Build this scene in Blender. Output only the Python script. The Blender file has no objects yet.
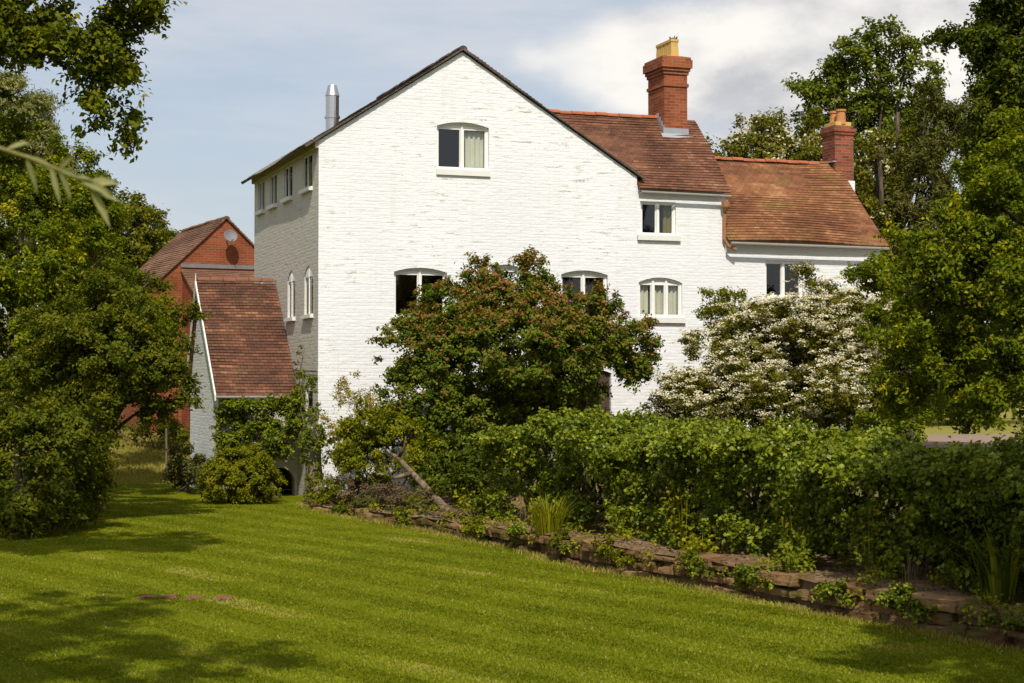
import bpy, math, random
import numpy as np
from mathutils import Vector, Matrix, noise as mnoise
from mathutils.geometry import tessellate_polygon

random.seed(7)
RNG = np.random.default_rng(11)
S = bpy.context.scene
COL = S.collection
PI = math.pi

# ------------------------------------------------------------------ camera
CAM_Z = 2.5
F = 1700.0
PITCH = math.atan(43.5 / F)
cam_d = bpy.data.cameras.new('camera')
cam = bpy.data.objects.new('camera', cam_d)
COL.objects.link(cam)
cam.location = (0, 0, CAM_Z)
cam.rotation_euler = (PI / 2 + PITCH, 0, 0)
cam_d.sensor_width = 36
cam_d.lens = F / 1024 * 36
cam_d.clip_start = 0.1
cam_d.clip_end = 3000
cam_d.dof.use_dof = True
cam_d.dof.focus_distance = 36
cam_d.dof.aperture_fstop = 5.6
S.camera = cam

# ------------------------------------------------------------------ sun and sky
SUN_EL = math.radians(50)
SUN_AZ = math.radians(3)          # measured from straight behind the camera, minus = to the left
sv = Vector((math.sin(SUN_AZ) * math.cos(SUN_EL), -math.cos(SUN_AZ) * math.cos(SUN_EL), math.sin(SUN_EL)))
sun_d = bpy.data.lights.new('sun', 'SUN')
sun_d.energy = 4.5
sun_d.angle = math.radians(0.53)
sun_d.color = (1.0, 0.95, 0.875)
sun = bpy.data.objects.new('sun', sun_d)
COL.objects.link(sun)
sun.rotation_euler = (-sv).to_track_quat('-Z', 'Y').to_euler()
sun.location = (0, -20, 40)

W = bpy.data.worlds.new('World')
S.world = W
W.use_nodes = True


class NT:
    """small helper to write node trees"""
    def __init__(s, tree):
        s.t = tree
        s.n = tree.nodes
        s.n.clear()

    def __call__(s, kind, ins=None, **kw):
        nd = s.n.new(kind)
        for k, v in kw.items():
            setattr(nd, k, v)
        for k, v in (ins or {}).items():
            sock = nd.inputs[k]
            if isinstance(v, bpy.types.NodeSocket):
                s.t.links.new(v, sock)
            else:
                sock.default_value = v
        return nd

    def link(s, a, b):
        s.t.links.new(a, b)

    def math(s, op, a, b=0.0, c=0.0, clamp=False):
        return s('ShaderNodeMath', {0: a, 1: b, 2: c}, operation=op, use_clamp=clamp).outputs[0]

    def vmath(s, op, a, b=(0, 0, 0)):
        return s('ShaderNodeVectorMath', {0: a, 1: b}, operation=op)

    def smooth(s, v, a, b, lo=0.0, hi=1.0):
        return s('ShaderNodeMapRange', {0: v, 1: a, 2: b, 3: lo, 4: hi}, interpolation_type='SMOOTHSTEP').outputs[0]

    def mix(s, f, a, b, mode='MIX'):
        nd = s('ShaderNodeMix', data_type='RGBA', blend_type=mode)
        for i, v in ((0, f), (6, a), (7, b)):
            if isinstance(v, bpy.types.NodeSocket):
                s.t.links.new(v, nd.inputs[i])
            else:
                nd.inputs[i].default_value = v if i == 0 else (*v, 1)[:4]
        return nd.outputs[2]

    def ramp(s, v, stops, interp='LINEAR'):
        nd = s('ShaderNodeValToRGB', {0: v})
        cr = nd.color_ramp
        cr.interpolation = interp
        while len(cr.elements) < len(stops):
            cr.elements.new(0.5)
        for e, (p, c) in zip(cr.elements, stops):
            e.position = p
            e.color = (*c, 1)
        return nd.outputs[0]

    def noise(s, vec, scale, detail=4, rough=0.55, **kw):
        return s('ShaderNodeTexNoise', {'Vector': vec, 'Scale': scale, 'Detail': detail, 'Roughness': rough}, **kw).outputs[0]

    def mapping(s, vec, scale=(1, 1, 1), loc=(0, 0, 0)):
        return s('ShaderNodeMapping', {0: vec, 1: loc, 3: scale}).outputs[0]


def build_world():
    t = NT(W.node_tree)
    sky = t('ShaderNodeTexSky', sky_type='NISHITA', sun_disc=False)
    sky.sun_elevation = SUN_EL
    sky.sun_rotation = PI - SUN_AZ
    sky.air_density = 1.0
    sky.dust_density = 2.0
    sky.ozone_density = 1.0
    d = t('ShaderNodeTexCoord').outputs['Generated']
    dm = t.mapping(d, (1, 1, 1.9))
    n1 = t.noise(dm, 5.5, 9, 0.56)
    n2 = t.noise(t.mapping(d, (1, 1, 2.6), (3.1, 0.4, 1.2)), 2.2, 5, 0.5)
    wisp = t.noise(t.mapping(d, (1.0, 1.0, 5.0), (1.4, 5.2, 0.3)), 4.0, 7, 0.6)

    def blob(x, z, rx, rz):
        sep = t('ShaderNodeSeparateXYZ', {0: d})
        a = t.math('DIVIDE', t.math('SUBTRACT', sep.outputs[0], x), rx)
        b = t.math('DIVIDE', t.math('SUBTRACT', sep.outputs[2], z), rz)
        r2 = t.math('ADD', t.math('MULTIPLY', a, a), t.math('MULTIPLY', b, b))
        return t.math('POWER', 2.718, t.math('MULTIPLY', r2, -1.0))
    fwd = t.smooth(t('ShaderNodeSeparateXYZ', {0: d}).outputs[1], 0.0, 0.5)
    big = t.math('ADD', blob(0.20, 0.215, 0.10, 0.055), blob(0.085, 0.18, 0.06, 0.03))
    big = t.math('ADD', big, t.math('MULTIPLY', blob(0.22, 0.16, 0.12, 0.05), 0.8))
    big = t.math('ADD', big, t.math('MULTIPLY', blob(0.01, 0.19, 0.02, 0.012), 0.45))
    big = t.math('MULTIPLY', big, fwd)
    dens = t.math('ADD', t.math('MULTIPLY', big, 0.40), t.math('ADD', t.math('MULTIPLY', n1, 0.75), t.math('MULTIPLY', n2, 0.35)))
    cum = t.smooth(dens, 0.62, 0.92)
    # the base of each cumulus is greyer than its top
    hi = t.noise(t.mapping(d, (1, 1, 1.9), (0, 0, -0.045)), 5.5, 9, 0.56)
    lit = t.smooth(t.math('SUBTRACT', n1, hi), -0.16, 0.12)
    ccol = t.mix(lit, (4.5, 4.6, 4.9), (8.2, 7.95, 7.5))
    veil = t.smooth(wisp, 0.32, 0.72, 0.42, 0.90)
    skyc = t.mix(1.0, sky.outputs[0], (1.0, 1.0, 1.0), 'MULTIPLY')
    base = t.mix(veil, skyc, (5.5, 5.75, 6.2))
    c = t.mix(cum, base, ccol)
    bg = t('ShaderNodeBackground', {0: c, 1: 0.122})
    out = t('ShaderNodeOutputWorld', {0: bg.outputs[0]})


build_world()
S.view_settings.view_transform = 'Standard'
S.view_settings.look = 'None'
S.view_settings.exposure = 0.0
S.view_settings.gamma = 1.0
S.view_settings.use_curve_mapping = False
S.cycles.max_bounces = 6
S.cycles.transparent_max_bounces = 12
S.cycles.use_denoising = True


def at(px, py, Y):
    """the point of the place seen at photo pixel (px, py) at distance Y (used to take measurements off the photo)"""
    u = (px - 512) / F
    v = (341.5 - py) / F
    c, s = math.cos(PITCH), math.sin(PITCH)
    d = (u, c - v * s, s + v * c)
    k = Y / d[1]
    return Vector((d[0] * k, Y, CAM_Z + d[2] * k))


# ------------------------------------------------------------------ materials
def new_mat(name):
    m = bpy.data.materials.new(name)
    m.use_nodes = True
    return m, NT(m.node_tree)


def finish(t, col, rough=0.8, bump=None, bdist=0.01, bstr=1.0, spec=0.3, metal=0.0):
    ins = {'Base Color': col if isinstance(col, bpy.types.NodeSocket) else (*col, 1), 'Roughness': rough, 'Metallic': metal, 'Specular IOR Level': spec}
    p = t('ShaderNodeBsdfPrincipled', ins)
    if bump is not None:
        b = t('ShaderNodeBump', {'Height': bump, 'Distance': bdist, 'Strength': bstr})
        t.link(b.outputs[0], p.inputs['Normal'])
    t('ShaderNodeOutputMaterial', {0: p.outputs[0]})
    return p


def mat_plain(name, col, rough=0.6, spec=0.3, metal=0.0, var=0.12, scale=6.0):
    m, t = new_mat(name)
    o = t('ShaderNodeTexCoord').outputs['Object']
    n = t.noise(o, scale, 5)
    c = t.mix(n, tuple(x * (1 - var) for x in col), tuple(min(1, x * (1 + var)) for x in col))
    finish(t, c, rough, t.noise(o, scale * 6, 3), 0.003, 0.4, spec, metal)
    return m


def mat_painted_brick(name, base, flake, amount, seed):
    m, t = new_mat(name)
    uv = t('ShaderNodeTexCoord').outputs['UV']
    wob = t.noise(uv, 1.3, 3)
    uvw = t.vmath('ADD', uv, t.vmath('SCALE', t('ShaderNodeCombineXYZ', {0: 0.0, 1: t.math('SUBTRACT', wob, 0.5)}).outputs[0]).outputs[0]).outputs[0]
    sc = t.n[-1] if False else None
    for nd in t.n:
        if nd.type == 'VECT_MATH' and nd.operation == 'SCALE':
            nd.inputs['Scale'].default_value = 0.05
    br = t('ShaderNodeTexBrick', {'Vector': uvw, 'Color1': (1, 1, 1, 1), 'Color2': (0.75, 0.75, 0.75, 1), 'Mortar': (0, 0, 0, 1), 'Scale': 1.0,
                                  'Mortar Size': 0.010, 'Mortar Smooth': 0.6, 'Brick Width': 0.235, 'Row Height': 0.077})
    lump = t.noise(t.mapping(uv, (1, 2.2, 1)), 4.0, 6, 0.6)
    big = t.noise(t.mapping(uv, (1, 1, 1), (seed, seed, 0)), 0.55, 4, 0.6)
    streak = t.noise(t.mapping(uv, (2.0, 13.0, 1), (seed, 1, 0)), 1.0, 5, 0.62)
    fine = t.noise(uv, 22.0, 4, 0.6)
    fl = t.math('MULTIPLY', t.smooth(streak, 0.56, 0.66), t.smooth(big, 0.36, 0.62))
    fl = t.math('MULTIPLY', fl, t.smooth(fine, 0.36, 0.56))
    fl = t.math('MULTIPLY', fl, amount, clamp=True)
    c = t.mix(t.smooth(big, 0.3, 0.7), tuple(x * 0.93 for x in base), base)
    stain = t.noise(t.mapping(uv, (5.0, 0.5, 1)), 1.0, 4)
    c = t.mix(t.smooth(stain, 0.52, 0.78, 0.0, 0.35), c, (base[0] * 0.80, base[1] * 0.77, base[2] * 0.68))
    c = t.mix(fl, c, flake)
    rub = t.noise(t.mapping(uv, (3.0, 11.0, 1), (0, seed, 0)), 1.0, 4, 0.6)
    h = t.math('ADD', t.math('MULTIPLY', br.outputs['Color'], 0.30), t.math('ADD', t.math('MULTIPLY', lump, 1.2), t.math('MULTIPLY', rub, 0.9)))
    h = t.math('SUBTRACT', h, t.math('MULTIPLY', fl, 0.5))
    finish(t, c, 0.75, h, 0.0105, 0.9, 0.2)
    return m


def mat_red_brick(name, c1, c2, mortar, bw=0.225, rh=0.075):
    m, t = new_mat(name)
    uv = t('ShaderNodeTexCoord').outputs['UV']
    br = t('ShaderNodeTexBrick', {'Vector': uv, 'Color1': (*c1, 1), 'Color2': (*c2, 1), 'Mortar': (*mortar, 1), 'Scale': 1.0,
                                  'Mortar Size': 0.007, 'Mortar Smooth': 0.2, 'Brick Width': bw, 'Row Height': rh, 'Bias': 0.0})
    n = t.noise(uv, 1.2, 5)
    c = t.mix(t.smooth(n, 0.35, 0.75, 0, 0.45), br.outputs['Color'], tuple(x * 0.45 for x in c2))
    c = t.mix(t.noise(uv, 18, 3), c, t.mix(1.0, c, (0.8, 0.75, 0.72), 'MULTIPLY'))
    h = t.math('SUBTRACT', t.noise(uv, 15, 4), br.outputs['Fac'])
    finish(t, c, 0.9, h, 0.008, 0.8, 0.15)
    return m


def mat_tiles(name, stops, moss, seed, patch):
    """clay tiles: each tile its own colour, weathered in patches"""
    m, t = new_mat(name)
    uv = t('ShaderNodeTexCoord').outputs['UV']
    sep = t('ShaderNodeSeparateXYZ', {0: uv})
    row = t.math('FLOOR', t.math('DIVIDE', sep.outputs[1], 0.1))
    off = t.math('MULTIPLY', t.math('MODULO', row, 2.0), 0.5)
    ucell = t.math('ADD', t.math('DIVIDE', sep.outputs[0], 0.165), off)
    colm = t.math('FLOOR', ucell)
    wn = t('ShaderNodeTexWhiteNoise', {'Vector': t('ShaderNodeCombineXYZ', {0: colm, 1: row, 2: seed}).outputs[0]}, noise_dimensions='3D').outputs[0]
    big = t.noise(t.mapping(uv, (1, 1, 1), (seed, 0, 0)), 0.8, 5, 0.62)
    rowv = t('ShaderNodeTexWhiteNoise', {'Vector': t('ShaderNodeCombineXYZ', {0: t.math('FLOOR', t.math('MULTIPLY', sep.outputs[0], 0.9)), 1: row, 2: seed + 3}).outputs[0]}, noise_dimensions='3D').outputs[0]
    v = t.math('ADD', t.math('MULTIPLY', wn, 0.36), t.math('ADD', t.math('MULTIPLY', t.smooth(big, 0.28, 0.72), 0.62), t.math('MULTIPLY', rowv, 0.24)))
    v = t.math('MULTIPLY', v, 0.82)
    c = t.ramp(v, stops)
    fr = t.math('FRACT', ucell)
    edge = t.math('MINIMUM', fr, t.math('SUBTRACT', 1.0, fr))
    gap = t.smooth(edge, 0.0, 0.07)
    mo = t.noise(t.mapping(uv, (1.3, 1.3, 1), (0, seed, 0)), 1.1, 7, 0.66)
    c = t.mix(t.smooth(mo, patch, patch + 0.16, 0, 0.8), c, moss)
    lich = t.noise(uv, 9.0, 4, 0.6)
    c = t.mix(t.smooth(lich, 0.66, 0.74, 0, 0.6), c, (0.33, 0.29, 0.22))
    h = t.math('ADD', gap, t.math('ADD', t.math('MULTIPLY', wn, 0.8), t.math('MULTIPLY', t.noise(uv, 30, 3), 0.4)))
    finish(t, c, 0.85, h, 0.012, 0.9, 0.2)
    return m


def mat_leaf(name, stops, trans=0.35, rough=0.6, spec=0.1, tcol=(1.15, 1.15, 0.2)):
    """leaf colour from each leaf's own random number; thin leaves let some light through"""
    m, t = new_mat(name)
    a = t('ShaderNodeAttribute', attribute_name='rnd', attribute_type='GEOMETRY').outputs['Fac']
    c = t.ramp(a, stops)
    p = t('ShaderNodeBsdfPrincipled', {'Base Color': c, 'Roughness': rough, 'Specular IOR Level': spec})
    tl = t('ShaderNodeBsdfTranslucent', {0: t.mix(1.0, c, tcol, 'MULTIPLY')})
    mx = t('ShaderNodeMixShader', {0: trans, 1: p.outputs[0], 2: tl.outputs[0]})
    t('ShaderNodeOutputMaterial', {0: mx.outputs[0]})
    return m


def mat_bark(name, c1, c2):
    m, t = new_mat(name)
    o = t('ShaderNodeTexCoord').outputs['Object']
    n = t.noise(t.mapping(o, (1, 1, 0.25)), 9.0, 6, 0.65)
    c = t.mix(t.smooth(n, 0.35, 0.65), c1, c2)
    finish(t, c, 0.95, n, 0.03, 1.0, 0.1)
    return m


def mat_glass(name, tint=(0.8, 0.85, 0.85)):
    m, t = new_mat(name)
    fr = t('ShaderNodeLayerWeight', {0: 0.5}).outputs['Facing']
    fac = t.math('ADD', t.math('MULTIPLY', t.math('POWER', fr, 5.0), 0.9), 0.07, clamp=True)
    tr = t('ShaderNodeBsdfTransparent', {0: (*tint, 1)})
    gl = t('ShaderNodeBsdfGlossy', {0: (1, 1, 1, 1), 1: 0.03})
    mx = t('ShaderNodeMixShader', {0: fac, 1: tr.outputs[0], 2: gl.outputs[0]})
    t('ShaderNodeOutputMaterial', {0: mx.outputs[0]})
    return m


def mat_ground():
    m, t = new_mat('mown_grass')
    o = t('ShaderNodeTexCoord').outputs['Object']
    # mower stripes parallel to the stone wall, blade sheen painted as darker bands
    sep = t('ShaderNodeSeparateXYZ', {0: o})
    dx, dy = 0.80, 0.60
    q = t.math('ADD', t.math('MULTIPLY', sep.outputs[0], dx), t.math('MULTIPLY', sep.outputs[1], dy))
    q = t.math('ADD', q, t.math('MULTIPLY', t.noise(o, 0.25, 2), 0.9))
    st = t.smooth(t.math('SINE', t.math('MULTIPLY', q, 2 * PI / 0.95)), -0.5, 0.5)
    fine = t.noise(o, 14.0, 6, 0.7)
    mid = t.noise(o, 1.6, 6, 0.62)
    big = t.noise(o, 0.22, 4, 0.55)
    v = t.math('ADD', t.math('MULTIPLY', fine, 0.35), t.math('ADD', t.math('MULTIPLY', mid, 0.4), t.math('MULTIPLY', big, 0.35)))
    c = t.ramp(v, [(0.3, (0.065, 0.085, 0.002)), (0.5, (0.120, 0.140, 0.004)), (0.62, (0.175, 0.18, 0.006)), (0.75, (0.25, 0.21, 0.02))])
    c = t.mix(t.math('MULTIPLY', st, 0.25), c, t.mix(1.0, c, (0.62, 0.72, 0.5), 'MULTIPLY'))
    dry = t.noise(t.mapping(o, (1, 1, 1), (4, 2, 0)), 0.9, 6, 0.68)
    c = t.mix(t.smooth(dry, 0.63, 0.76, 0, 0.65), c, (0.20, 0.165, 0.045))
    far = t.smooth(t.math('ADD', sep.outputs[1], t.math('MULTIPLY', mid, 4.0)), 43.5, 49)
    c = t.mix(t.math('MULTIPLY', far, 0.8), c, t.ramp(fine, [(0.3, (0.16, 0.15, 0.025)), (0.7, (0.36, 0.30, 0.09))]))
    finish(t, c, 0.9, t.math('ADD', fine, t.noise(o, 60, 4, 0.7)), 0.03, 0.8, 0.02)
    return m


def mat_soil():
    m, t = new_mat('garden_soil')
    o = t('ShaderNodeTexCoord').outputs['Object']
    n = t.noise(o, 7.0, 7, 0.7)
    c = t.ramp(n, [(0.3, (0.10, 0.058, 0.030)), (0.5, (0.20, 0.125, 0.068)), (0.68, (0.30, 0.205, 0.12))])
    sep = t('ShaderNodeSeparateXYZ', {0: o})
    g = t.smooth(t.math('ADD', sep.outputs[2], t.math('MULTIPLY', t.noise(o, 0.8, 4), 0.5)), 0.95, 1.35)
    c = t.mix(g, c, t.ramp(t.noise(o, 3, 6, 0.7), [(0.3, (0.05, 0.075, 0.008)), (0.7, (0.14, 0.16, 0.02))]))
    finish(t, c, 0.95, n, 0.06, 1.0, 0.1)
    return m


def mat_stone():
    m, t = new_mat('sandstone')
    o = t('ShaderNodeTexCoord').outputs['Object']
    n = t.noise(o, 2.2, 7, 0.68)
    b = t.noise(t.mapping(o, (1, 1, 5)), 3.0, 6, 0.6)
    a = t('ShaderNodeAttribute', attribute_name='rnd', attribute_type='GEOMETRY').outputs['Fac']
    v = t.math('ADD', t.math('MULTIPLY', n, 0.8), t.math('MULTIPLY', a, 0.25))
    c = t.ramp(v, [(0.3, (0.052, 0.027, 0.011)), (0.46, (0.145, 0.080, 0.034)), (0.6, (0.235, 0.135, 0.060)), (0.8, (0.33, 0.21, 0.105))])
    c = t.mix(t.smooth(t.noise(o, 1.1, 7, 0.7), 0.48, 0.62, 0, 0.8), c, (0.06, 0.062, 0.010))
    finish(t, c, 0.95, t.math('ADD', n, t.math('MULTIPLY', b, 0.7)), 0.05, 1.0, 0.1)
    return m


M = {}
M['white'] = mat_painted_brick('whitewashed_brick', (0.81, 0.805, 0.79), (0.42, 0.36, 0.24), 0.9, 0.0)
M['white_dim'] = mat_painted_brick('dimmed_whitewash', (0.54, 0.50, 0.415), (0.33, 0.27, 0.19), 0.9, 5.0)  # whitewash darkened to put the side wall's shade into its colour
M['smooth_white'] = mat_painted_brick('painted_render', (0.80, 0.795, 0.775), (0.5, 0.44, 0.35), 0.35, 9.0)
M['paint'] = mat_plain('white_gloss_paint', (0.82, 0.80, 0.74), 0.4, 0.4, 0, 0.06)
M['sill'] = mat_plain('painted_sill', (0.72, 0.70, 0.63), 0.7, 0.3, 0, 0.1)
M['gutter'] = mat_plain('grey_gutter', (0.24, 0.22, 0.19), 0.7)
M['plaster_darkened'] = mat_plain('room_dark_plaster', (0.085, 0.065, 0.045), 0.9)  # room walls coloured dark to stand in for the unlit interior
M['curtain'] = mat_plain('cream_cloth', (0.66, 0.60, 0.46), 0.95, 0.1)
M['curtain_olive'] = mat_plain('olive_cloth', (0.22, 0.18, 0.06), 0.95, 0.1)
M['wood_dark'] = mat_plain('dark_door_paint', (0.07, 0.045, 0.03), 0.6)
M['wood'] = mat_plain('weathered_timber', (0.16, 0.125, 0.09), 0.9)
M['glass'] = mat_glass('window_glass')
M['lead'] = mat_plain('lead_sheet', (0.33, 0.34, 0.36), 0.6, 0.4, 0.2)
M['lead_old'] = mat_plain('weathered_lead', (0.17, 0.165, 0.16), 0.7, 0.3, 0, 0.3)
M['steel'] = mat_plain('brushed_steel', (0.62, 0.60, 0.57), 0.28, 0.5, 1.0, 0.05)
M['dish'] = mat_plain('grey_dish', (0.17, 0.17, 0.175), 0.6)
M['rust'] = mat_plain('rusty_iron', (0.33, 0.15, 0.06), 0.8)
M['buff'] = mat_plain('buff_clay', (0.56, 0.36, 0.11), 0.85, 0.2, 0, 0.25)
M['terracotta'] = mat_plain('terracotta', (0.48, 0.21, 0.08), 0.85, 0.2, 0, 0.2)
M['ridge'] = mat_plain('ridge_clay', (0.34, 0.11, 0.05), 0.85, 0.2, 0, 0.4, 3)
M['ridge_dark'] = mat_plain('ridge_clay_dark', (0.20, 0.085, 0.05), 0.85, 0.2, 0, 0.4, 3)
M['brick'] = mat_red_brick('chimney_brick', (0.42, 0.12, 0.042), (0.25, 0.062, 0.027), (0.33, 0.22, 0.14))
M['brick_old'] = mat_red_brick('old_chimney_brick', (0.37, 0.105, 0.05), (0.18, 0.05, 0.032), (0.30, 0.22, 0.16))
M['brick_barn'] = mat_red_brick('barn_brick', (0.36, 0.09, 0.03), (0.22, 0.06, 0.025), (0.30, 0.18, 0.11))
M['tile_dark'] = mat_tiles('dark_clay_tile', [(0.1, (0.065, 0.030, 0.018)), (0.4, (0.125, 0.053, 0.029)), (0.65, (0.18, 0.078, 0.042)), (0.9, (0.28, 0.145, 0.085))], (0.12, 0.07, 0.035), 1.0, 0.58)
M['tile_orange'] = mat_tiles('orange_clay_tile', [(0.1, (0.085, 0.036, 0.018)), (0.4, (0.165, 0.066, 0.029)), (0.65, (0.235, 0.100, 0.042)), (0.9, (0.34, 0.17, 0.08))], (0.17, 0.105, 0.03), 4.0, 0.52)
M['tile_lean'] = mat_tiles('plum_clay_tile', [(0.12, (0.05, 0.026, 0.017)), (0.45, (0.105, 0.047, 0.028)), (0.68, (0.165, 0.072, 0.040)), (0.9, (0.30, 0.145, 0.075))], (0.085, 0.055, 0.03), 8.0, 0.52)
M['tile_barn'] = mat_tiles('brown_clay_tile', [(0.1, (0.10, 0.055, 0.035)), (0.5, (0.17, 0.085, 0.05)), (0.9, (0.26, 0.14, 0.085))], (0.13, 0.10, 0.06), 12.0, 0.55)
M['slate'] = mat_tiles('brown_slate', [(0.1, (0.05, 0.038, 0.03)), (0.5, (0.09, 0.065, 0.05)), (0.9, (0.15, 0.11, 0.085))], (0.09, 0.08, 0.05), 15.0, 0.6)
M['ground'] = mat_ground()
M['soil'] = mat_soil()
M['stone'] = mat_stone()
M['road'] = mat_plain('worn_tarmac', (0.26, 0.185, 0.13), 0.95, 0.1, 0, 0.2, 1.5)
M['bark'] = mat_bark('bark', (0.035, 0.026, 0.018), (0.13, 0.10, 0.07))
M['bark_pale'] = mat_bark('pale_bark', (0.15, 0.115, 0.075), (0.27, 0.22, 0.15))
M['bark_mid'] = mat_bark('grey_brown_bark', (0.08, 0.055, 0.035), (0.22, 0.165, 0.105))
M['petals'] = mat_plain('fallen_petals', (0.175, 0.08, 0.045), 0.9, 0.1, 0, 0.45, 30.0)
M['twig'] = mat_plain('green_twig', (0.20, 0.17, 0.05), 0.7)

L = {}
L['oak'] = mat_leaf('oak_leaf', [(0, (0.056, 0.077, 0.003)), (0.5, (0.120, 0.141, 0.005)), (0.85, (0.212, 0.215, 0.006)), (1, (0.351, 0.295, 0.009))])
L['maple'] = mat_leaf('maple_leaf', [(0, (0.062, 0.092, 0.003)), (0.5, (0.154, 0.185, 0.004)), (0.85, (0.256, 0.265, 0.007)), (1, (0.409, 0.347, 0.009))])
L['hornbeam'] = mat_leaf('hornbeam_leaf', [(0, (0.053, 0.074, 0.003)), (0.5, (0.114, 0.129, 0.006)), (0.9, (0.193, 0.181, 0.009)), (1, (0.268, 0.221, 0.012))])
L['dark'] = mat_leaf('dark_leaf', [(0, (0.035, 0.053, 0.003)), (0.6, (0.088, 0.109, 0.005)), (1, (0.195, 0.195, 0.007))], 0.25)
L['far'] = mat_leaf('far_leaf', [(0, (0.078, 0.090, 0.006)), (0.5, (0.146, 0.153, 0.010)), (1, (0.264, 0.234, 0.016))])
L['pale'] = mat_leaf('pale_willow_leaf', [(0, (0.16, 0.17, 0.06)), (0.5, (0.26, 0.26, 0.10)), (1, (0.36, 0.34, 0.15))])
L['willow'] = mat_leaf('willow_leaf', [(0, (0.195, 0.187, 0.014)), (0.5, (0.371, 0.328, 0.027)), (1, (0.625, 0.516, 0.059))], 0.35)
L['conifer'] = mat_leaf('brown_needle', [(0, (0.055, 0.062, 0.010)), (0.5, (0.105, 0.105, 0.018)), (1, (0.17, 0.145, 0.03))], 0.15)
L['cherry'] = mat_leaf('cherry_leaf', [(0, (0.060, 0.085, 0.006)), (0.5, (0.125, 0.150, 0.010)), (1, (0.22, 0.235, 0.02))])
L['hawthorn'] = mat_leaf('hawthorn_leaf', [(0, (0.088, 0.094, 0.007)), (0.5, (0.156, 0.149, 0.011)), (1, (0.254, 0.211, 0.018))])
L['red'] = mat_leaf('red_tipped_leaf', [(0, (0.050, 0.080, 0.005)), (0.42, (0.105, 0.145, 0.010)), (0.62, (0.160, 0.180, 0.014)), (0.70, (0.20, 0.145, 0.022)), (0.88, (0.25, 0.130, 0.034)), (1, (0.33, 0.110, 0.048))], 0.3)
L['bush'] = mat_leaf('bush_leaf', [(0, (0.088, 0.107, 0.003)), (0.5, (0.185, 0.195, 0.006)), (1, (0.351, 0.297, 0.012))])
L['wisp'] = mat_leaf('spring_leaf', [(0, (0.195, 0.164, 0.009)), (0.5, (0.312, 0.242, 0.016)), (1, (0.468, 0.328, 0.027))])
L['ivy'] = mat_leaf('ivy_leaf', [(0, (0.065, 0.095, 0.004)), (0.5, (0.165, 0.200, 0.008)), (0.85, (0.265, 0.290, 0.014)), (1, (0.36, 0.36, 0.03))], 0.25, 0.45, 0.2)
L['grey'] = mat_leaf('grey_green_leaf', [(0, (0.112, 0.142, 0.065)), (0.5, (0.192, 0.227, 0.111)), (1, (0.320, 0.341, 0.182))])
L['lime'] = mat_leaf('lime_leaf', [(0, (0.085, 0.115, 0.006)), (0.5, (0.155, 0.185, 0.010)), (1, (0.24, 0.25, 0.02))])
L['rusty'] = mat_leaf('rusty_leaf', [(0, (0.085, 0.060, 0.030)), (0.5, (0.165, 0.115, 0.060)), (1, (0.27, 0.19, 0.11))], 0.2, 0.8, 0.05)
L['heath'] = mat_leaf('heath_leaf', [(0, (0.060, 0.062, 0.015)), (0.5, (0.120, 0.118, 0.030)), (1, (0.20, 0.175, 0.06))], 0.2, 0.7, 0.05)
L['blossom'] = mat_leaf('cream_petal', [(0, (0.42, 0.36, 0.18)), (0.5, (0.66, 0.59, 0.37)), (1, (0.80, 0.75, 0.56))], 0.25, 0.8, 0.1, (1, 1, 0.9))
L['pink'] = mat_leaf('pink_petal', [(0, (0.17, 0.055, 0.04)), (0.5, (0.25, 0.09, 0.07)), (1, (0.33, 0.15, 0.12))], 0.2, 0.8, 0.1, (1, 1, 1))
L['straw'] = mat_leaf('straw_blade', [(0, (0.12, 0.15, 0.008)), (0.5, (0.24, 0.21, 0.03)), (1, (0.38, 0.29, 0.09))], 0.25, 0.8, 0.05)
L['grass'] = mat_leaf('grass_blade', [(0, (0.080, 0.110, 0.005)), (0.5, (0.170, 0.200, 0.009)), (0.85, (0.250, 0.262, 0.016)), (1, (0.38, 0.31, 0.09))], 0.3, 0.6, 0.05)


# ------------------------------------------------------------------ object helpers
def tag(o, label, cat, group=None, kind=None):
    o['label'] = label
    o['category'] = cat
    if group:
        o['group'] = group
    if kind:
        o['kind'] = kind
    return o


def thing(name, label, cat, loc=(0, 0, 0), rz=0.0, group=None):
    o = bpy.data.objects.new(name, None)
    o.empty_display_size = 0.3
    COL.objects.link(o)
    o.location = loc
    o.rotation_euler = (0, 0, rz)
    return tag(o, label, cat, group)


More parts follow.
